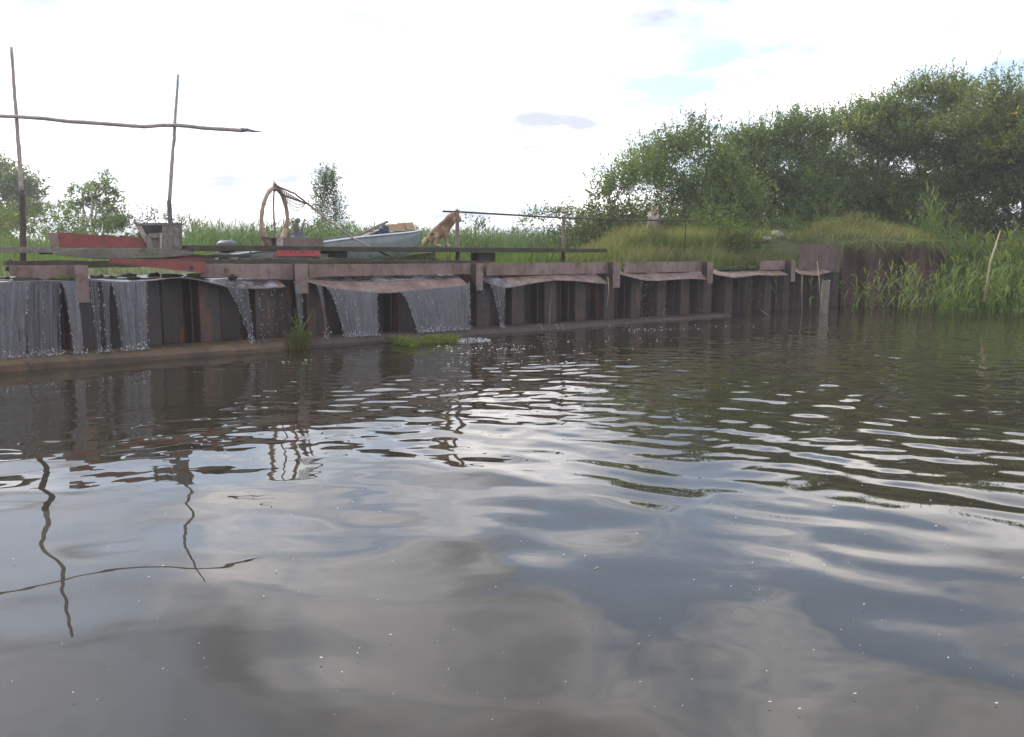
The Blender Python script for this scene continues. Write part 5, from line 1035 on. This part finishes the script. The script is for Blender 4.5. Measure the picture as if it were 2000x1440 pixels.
stalk([PZ(1484, 604, .1), PZ(1492, 610, .08), PZ(1504, 619, 0)], .010, 'bent dry stalk lying at the waterline under the moss-edged plate', M_straw)
stalk([WR(1187, 540, .2), WR(1189, 565, .15), WR(1186, 597, .12)], .010, 'grass stem hanging down in front of the long clean bracket', M_straw)
stalk([WR(1077, 560, .34), WR(1074, 610, .3), WR(1073, 637, .12)], .007, 'thin straw hanging down the wall below the dry brown plate', M_straw)
m = MB()
for x0 in (1054, 1085, 1096): m.tube([WR(x0-5, 635, .1), WR(x0+2, 634, .06), WR(x0+6, 645, -.02)], .006, 4)
o = build('dry_grass_tuft', m, M_straw, None); tag(o, 'few curved dry grass blades on the ledge under the dry brown plate', 'grass tuft')

# moss and small grass along plates
def moss(xa, xb, y, off, lab, h=.035, gr=0, seed=0):
    g = random.Random(seed+int(xa)); a, b = WR(xa, y, off), WR(xb, y, off); n = max(3, int((b-a).length/.09)); t = thing('moss_strip', (a+b)/2, lab, 'moss'); m = MB()
    for i in range(n): p = a.lerp(b, (i+.5)/n); m.blob((p.x, p.y, 1.045+g.uniform(-.004, .01)), .085, .06, h*g.uniform(.6, 1.2), .6, i+xa, 9, 6)
    build('moss_cushion', m, M_moss, t, smooth=True)
    if gr:
        r = np.random.default_rng(int(xa)); q = r.random(gr)[:, None]; P = np.array(a)[None]*(1-q)+np.array(b)[None]*q; P[:, 2] = 1.05; P[:, :2] += r.normal(size=(gr, 2))*.03; V, F, mm_ = blades(P, r.uniform(.03, .10, gr), r.uniform(.3, 1.3, gr), r.uniform(.004, .009, gr), r)
        o = npmesh('grass_tuft', V, F, np.tile([.13, .17, .04], (len(V), 1)), M_grass, t, WL[t.name]); o['kind'] = 'stuff'
moss(950, 1010, 536, .42, 'grassy moss at the left end of the dry brown plate', .04, 260); moss(1010, 1105, 530, .5, 'dark moss ridge along the middle of the dry brown plate', .05, 120)
moss(1220, 1262, 528, .5, 'short moss strip at the left of the pale flat plate', .05, 160); moss(1290, 1338, 526, .5, 'thick dark moss pad on the right half of the pale flat plate', .06, 60)
moss(1405, 1478, 526, .45, 'dark moss along the back of the narrow pale plate', .06, 200); moss(1480, 1520, 526, .5, 'moss and grass beside the last bracket', .05, 120)
moss(625, 685, 537, .6, 'mossy weed clumps at the left of the widest falls', .03, 160); moss(700, 850, 536, .62, 'line of dark weeds caught behind the widest falls', .02, 120); moss(110, 160, 551, .2, 'green weeds hanging at the foot of the leftmost bracket', .03, 220)
lt = MB(); g = random.Random(31)
for k in range(120):
    p = WR(g.uniform(990, 1180), 532, g.uniform(.38, .6)); lt.box((p.x, p.y, 1.046+g.random()*.012), U*g.uniform(.006, .03), NB*g.uniform(.004, .016), Vector((0, 0, .003)))
o = build('leaf_litter', lt, M_straw, None); tag(o, 'pale dry litter scattered on the dry brown plate', 'litter', None, 'stuff')

# leafy weed growing on the ledge, floating tufts
wd = thing('leafy_weed', WR(585, 685, -.02), 'leafy green weed growing from the ledge in front of the second bracket', 'weed')
r = np.random.default_rng(12); b = WR(585, 680, -.03); bz = .05; m = MB(); LPs, LDs = [], []
for x, y in ((583, 592), (612, 607), (563, 612), (575, 605), (596, 630), (570, 640), (590, 615), (604, 648)):
    tip = WR(x, y, -.03+r.uniform(-.04, .08)); p0 = Vector((b.x+r.uniform(-.05, .05), b.y+r.uniform(-.03, .03), bz)); mid = p0.lerp(tip, .5)+Vector((-(tip.x-b.x)*.25, 0, .03)); m.tube([p0, mid, tip], [.008, .006, .003], 5)
    for k in range(17): q = .25+.75*k/17; pp = p0.lerp(mid, q*2) if q < .5 else mid.lerp(tip, q*2-1); LPs.append(tuple(pp)); LDs.append(r.normal(size=3)+np.array([0, 0, .5]))
build('stems', m, surf('green_stem', (.12, .16, .05), (.18, .22, .08), None, 8, .7, 0), wd); n_ = len(LPs); V, F = leaf_quads(np.array(LPs), unit(np.array(LDs)), r.uniform(.03, .085, n_), r.uniform(.012, .026, n_), r)
npmesh('leaves', V, F, np.repeat(np.array([[.14, .20, .05]])*(1+r.normal(size=(n_, 1))*.25), 4, 0).clip(.01, .5), M_leaf, wd, WL[wd.name])
P = np.array([tuple(WR(x, 660, -.06+r.uniform(-.05, .12))) for x in r.uniform(566, 602, 700)]); P[:, 2] = r.uniform(-.02, .12, 700); V, F, _ = blades(P, r.uniform(.10, .26, 700), r.uniform(.2, .9, 700), r.uniform(.006, .013, 700), r)
o = npmesh('basal_grass', V, F, np.repeat(np.where(r.random((700, 1)) < .4, np.array([[.20, .15, .07]]), np.array([[.15, .19, .05]])), 8, 0), M_grass, wd, WL[wd.name]); o['kind'] = 'stuff'
def mat_tuft(pts, lab, n, seed):
    r = np.random.default_rng(seed); q = r.random(n); xs = np.interp(q, np.linspace(0, 1, len(pts)), [p[0] for p in pts]); ys = np.interp(q, np.linspace(0, 1, len(pts)), [p[1] for p in pts]); P = []
    for x, y in zip(xs, ys): p = PZ(x+r.normal()*5, y+abs(r.normal())*3, .03); P.append((p.x, p.y, r.uniform(-.02, .05)))
    t = thing('grass_mat', tuple(np.mean(P, 0)), lab, 'water weed', 'drifting grass mats at the ledge'); V, F, _ = blades(np.array(P), r.uniform(.08, .20, n), r.uniform(.9, 2.6, n), r.uniform(.008, .016, n), r, droop=1.3)
    c = np.where(r.random((n, 1)) < .35, np.array([[.27, .26, .07]]), np.array([[.17, .23, .05]]))*(1+r.normal(size=(n, 1))*.2); o = npmesh('grass_blades', V, F, np.repeat(c, 8, 0).clip(.01, .5), M_grass, t, WL[t.name]); o['kind'] = 'stuff'
mat_tuft([(768, 655), (778, 664), (795, 668), (812, 670)], 'left yellow-green grass mat floating against the ledge', 650, 1); mat_tuft([(828, 664), (845, 664), (870, 662), (888, 662)], 'right yellow-green grass mat at the foot of the smooth waterfall', 900, 2)
# small rise of dead leaves drifting on the water
m = MB(); g = random.Random(3)
for x, y, l in ((1165, 1110, .012), (530, 980, .010), (1030, 790, .02), (1900, 705, .03)):
    p = PZ(x, y, .008); a = g.random()*3; m.box(p, Vector((math.cos(a), math.sin(a), 0))*l, Vector((-math.sin(a), math.cos(a), 0))*l*.16, Vector((0, 0, .002)))
o = build('drifting_scraps', m, M_straw, None); tag(o, 'few straw scraps drifting on the calm water', 'straw', None, 'stuff')

# ------------------------------------------------------------------ thin scattering veil, added to suggest glare
m = MB(); m.box((5, 40, 8), Vector((110, 0, 0)), Vector((0, 90, 0)), Vector((0, 0, 10.2)))
mh, t = material('glare_haze'); o_ = t.nodes.new('ShaderNodeOutputMaterial'); v_ = t.nodes.new('ShaderNodeVolumePrincipled'); v_.inputs['Color'].default_value = (.93, .96, 1, 1); v_.inputs['Density'].default_value = .0017; v_.inputs['Anisotropy'].default_value = .3
t.links.new(v_.outputs[0], o_.inputs['Volume']); o = build('glare_haze', m, mh, None, loc=(5, 40, 8)); o['kind'] = 'stuff'
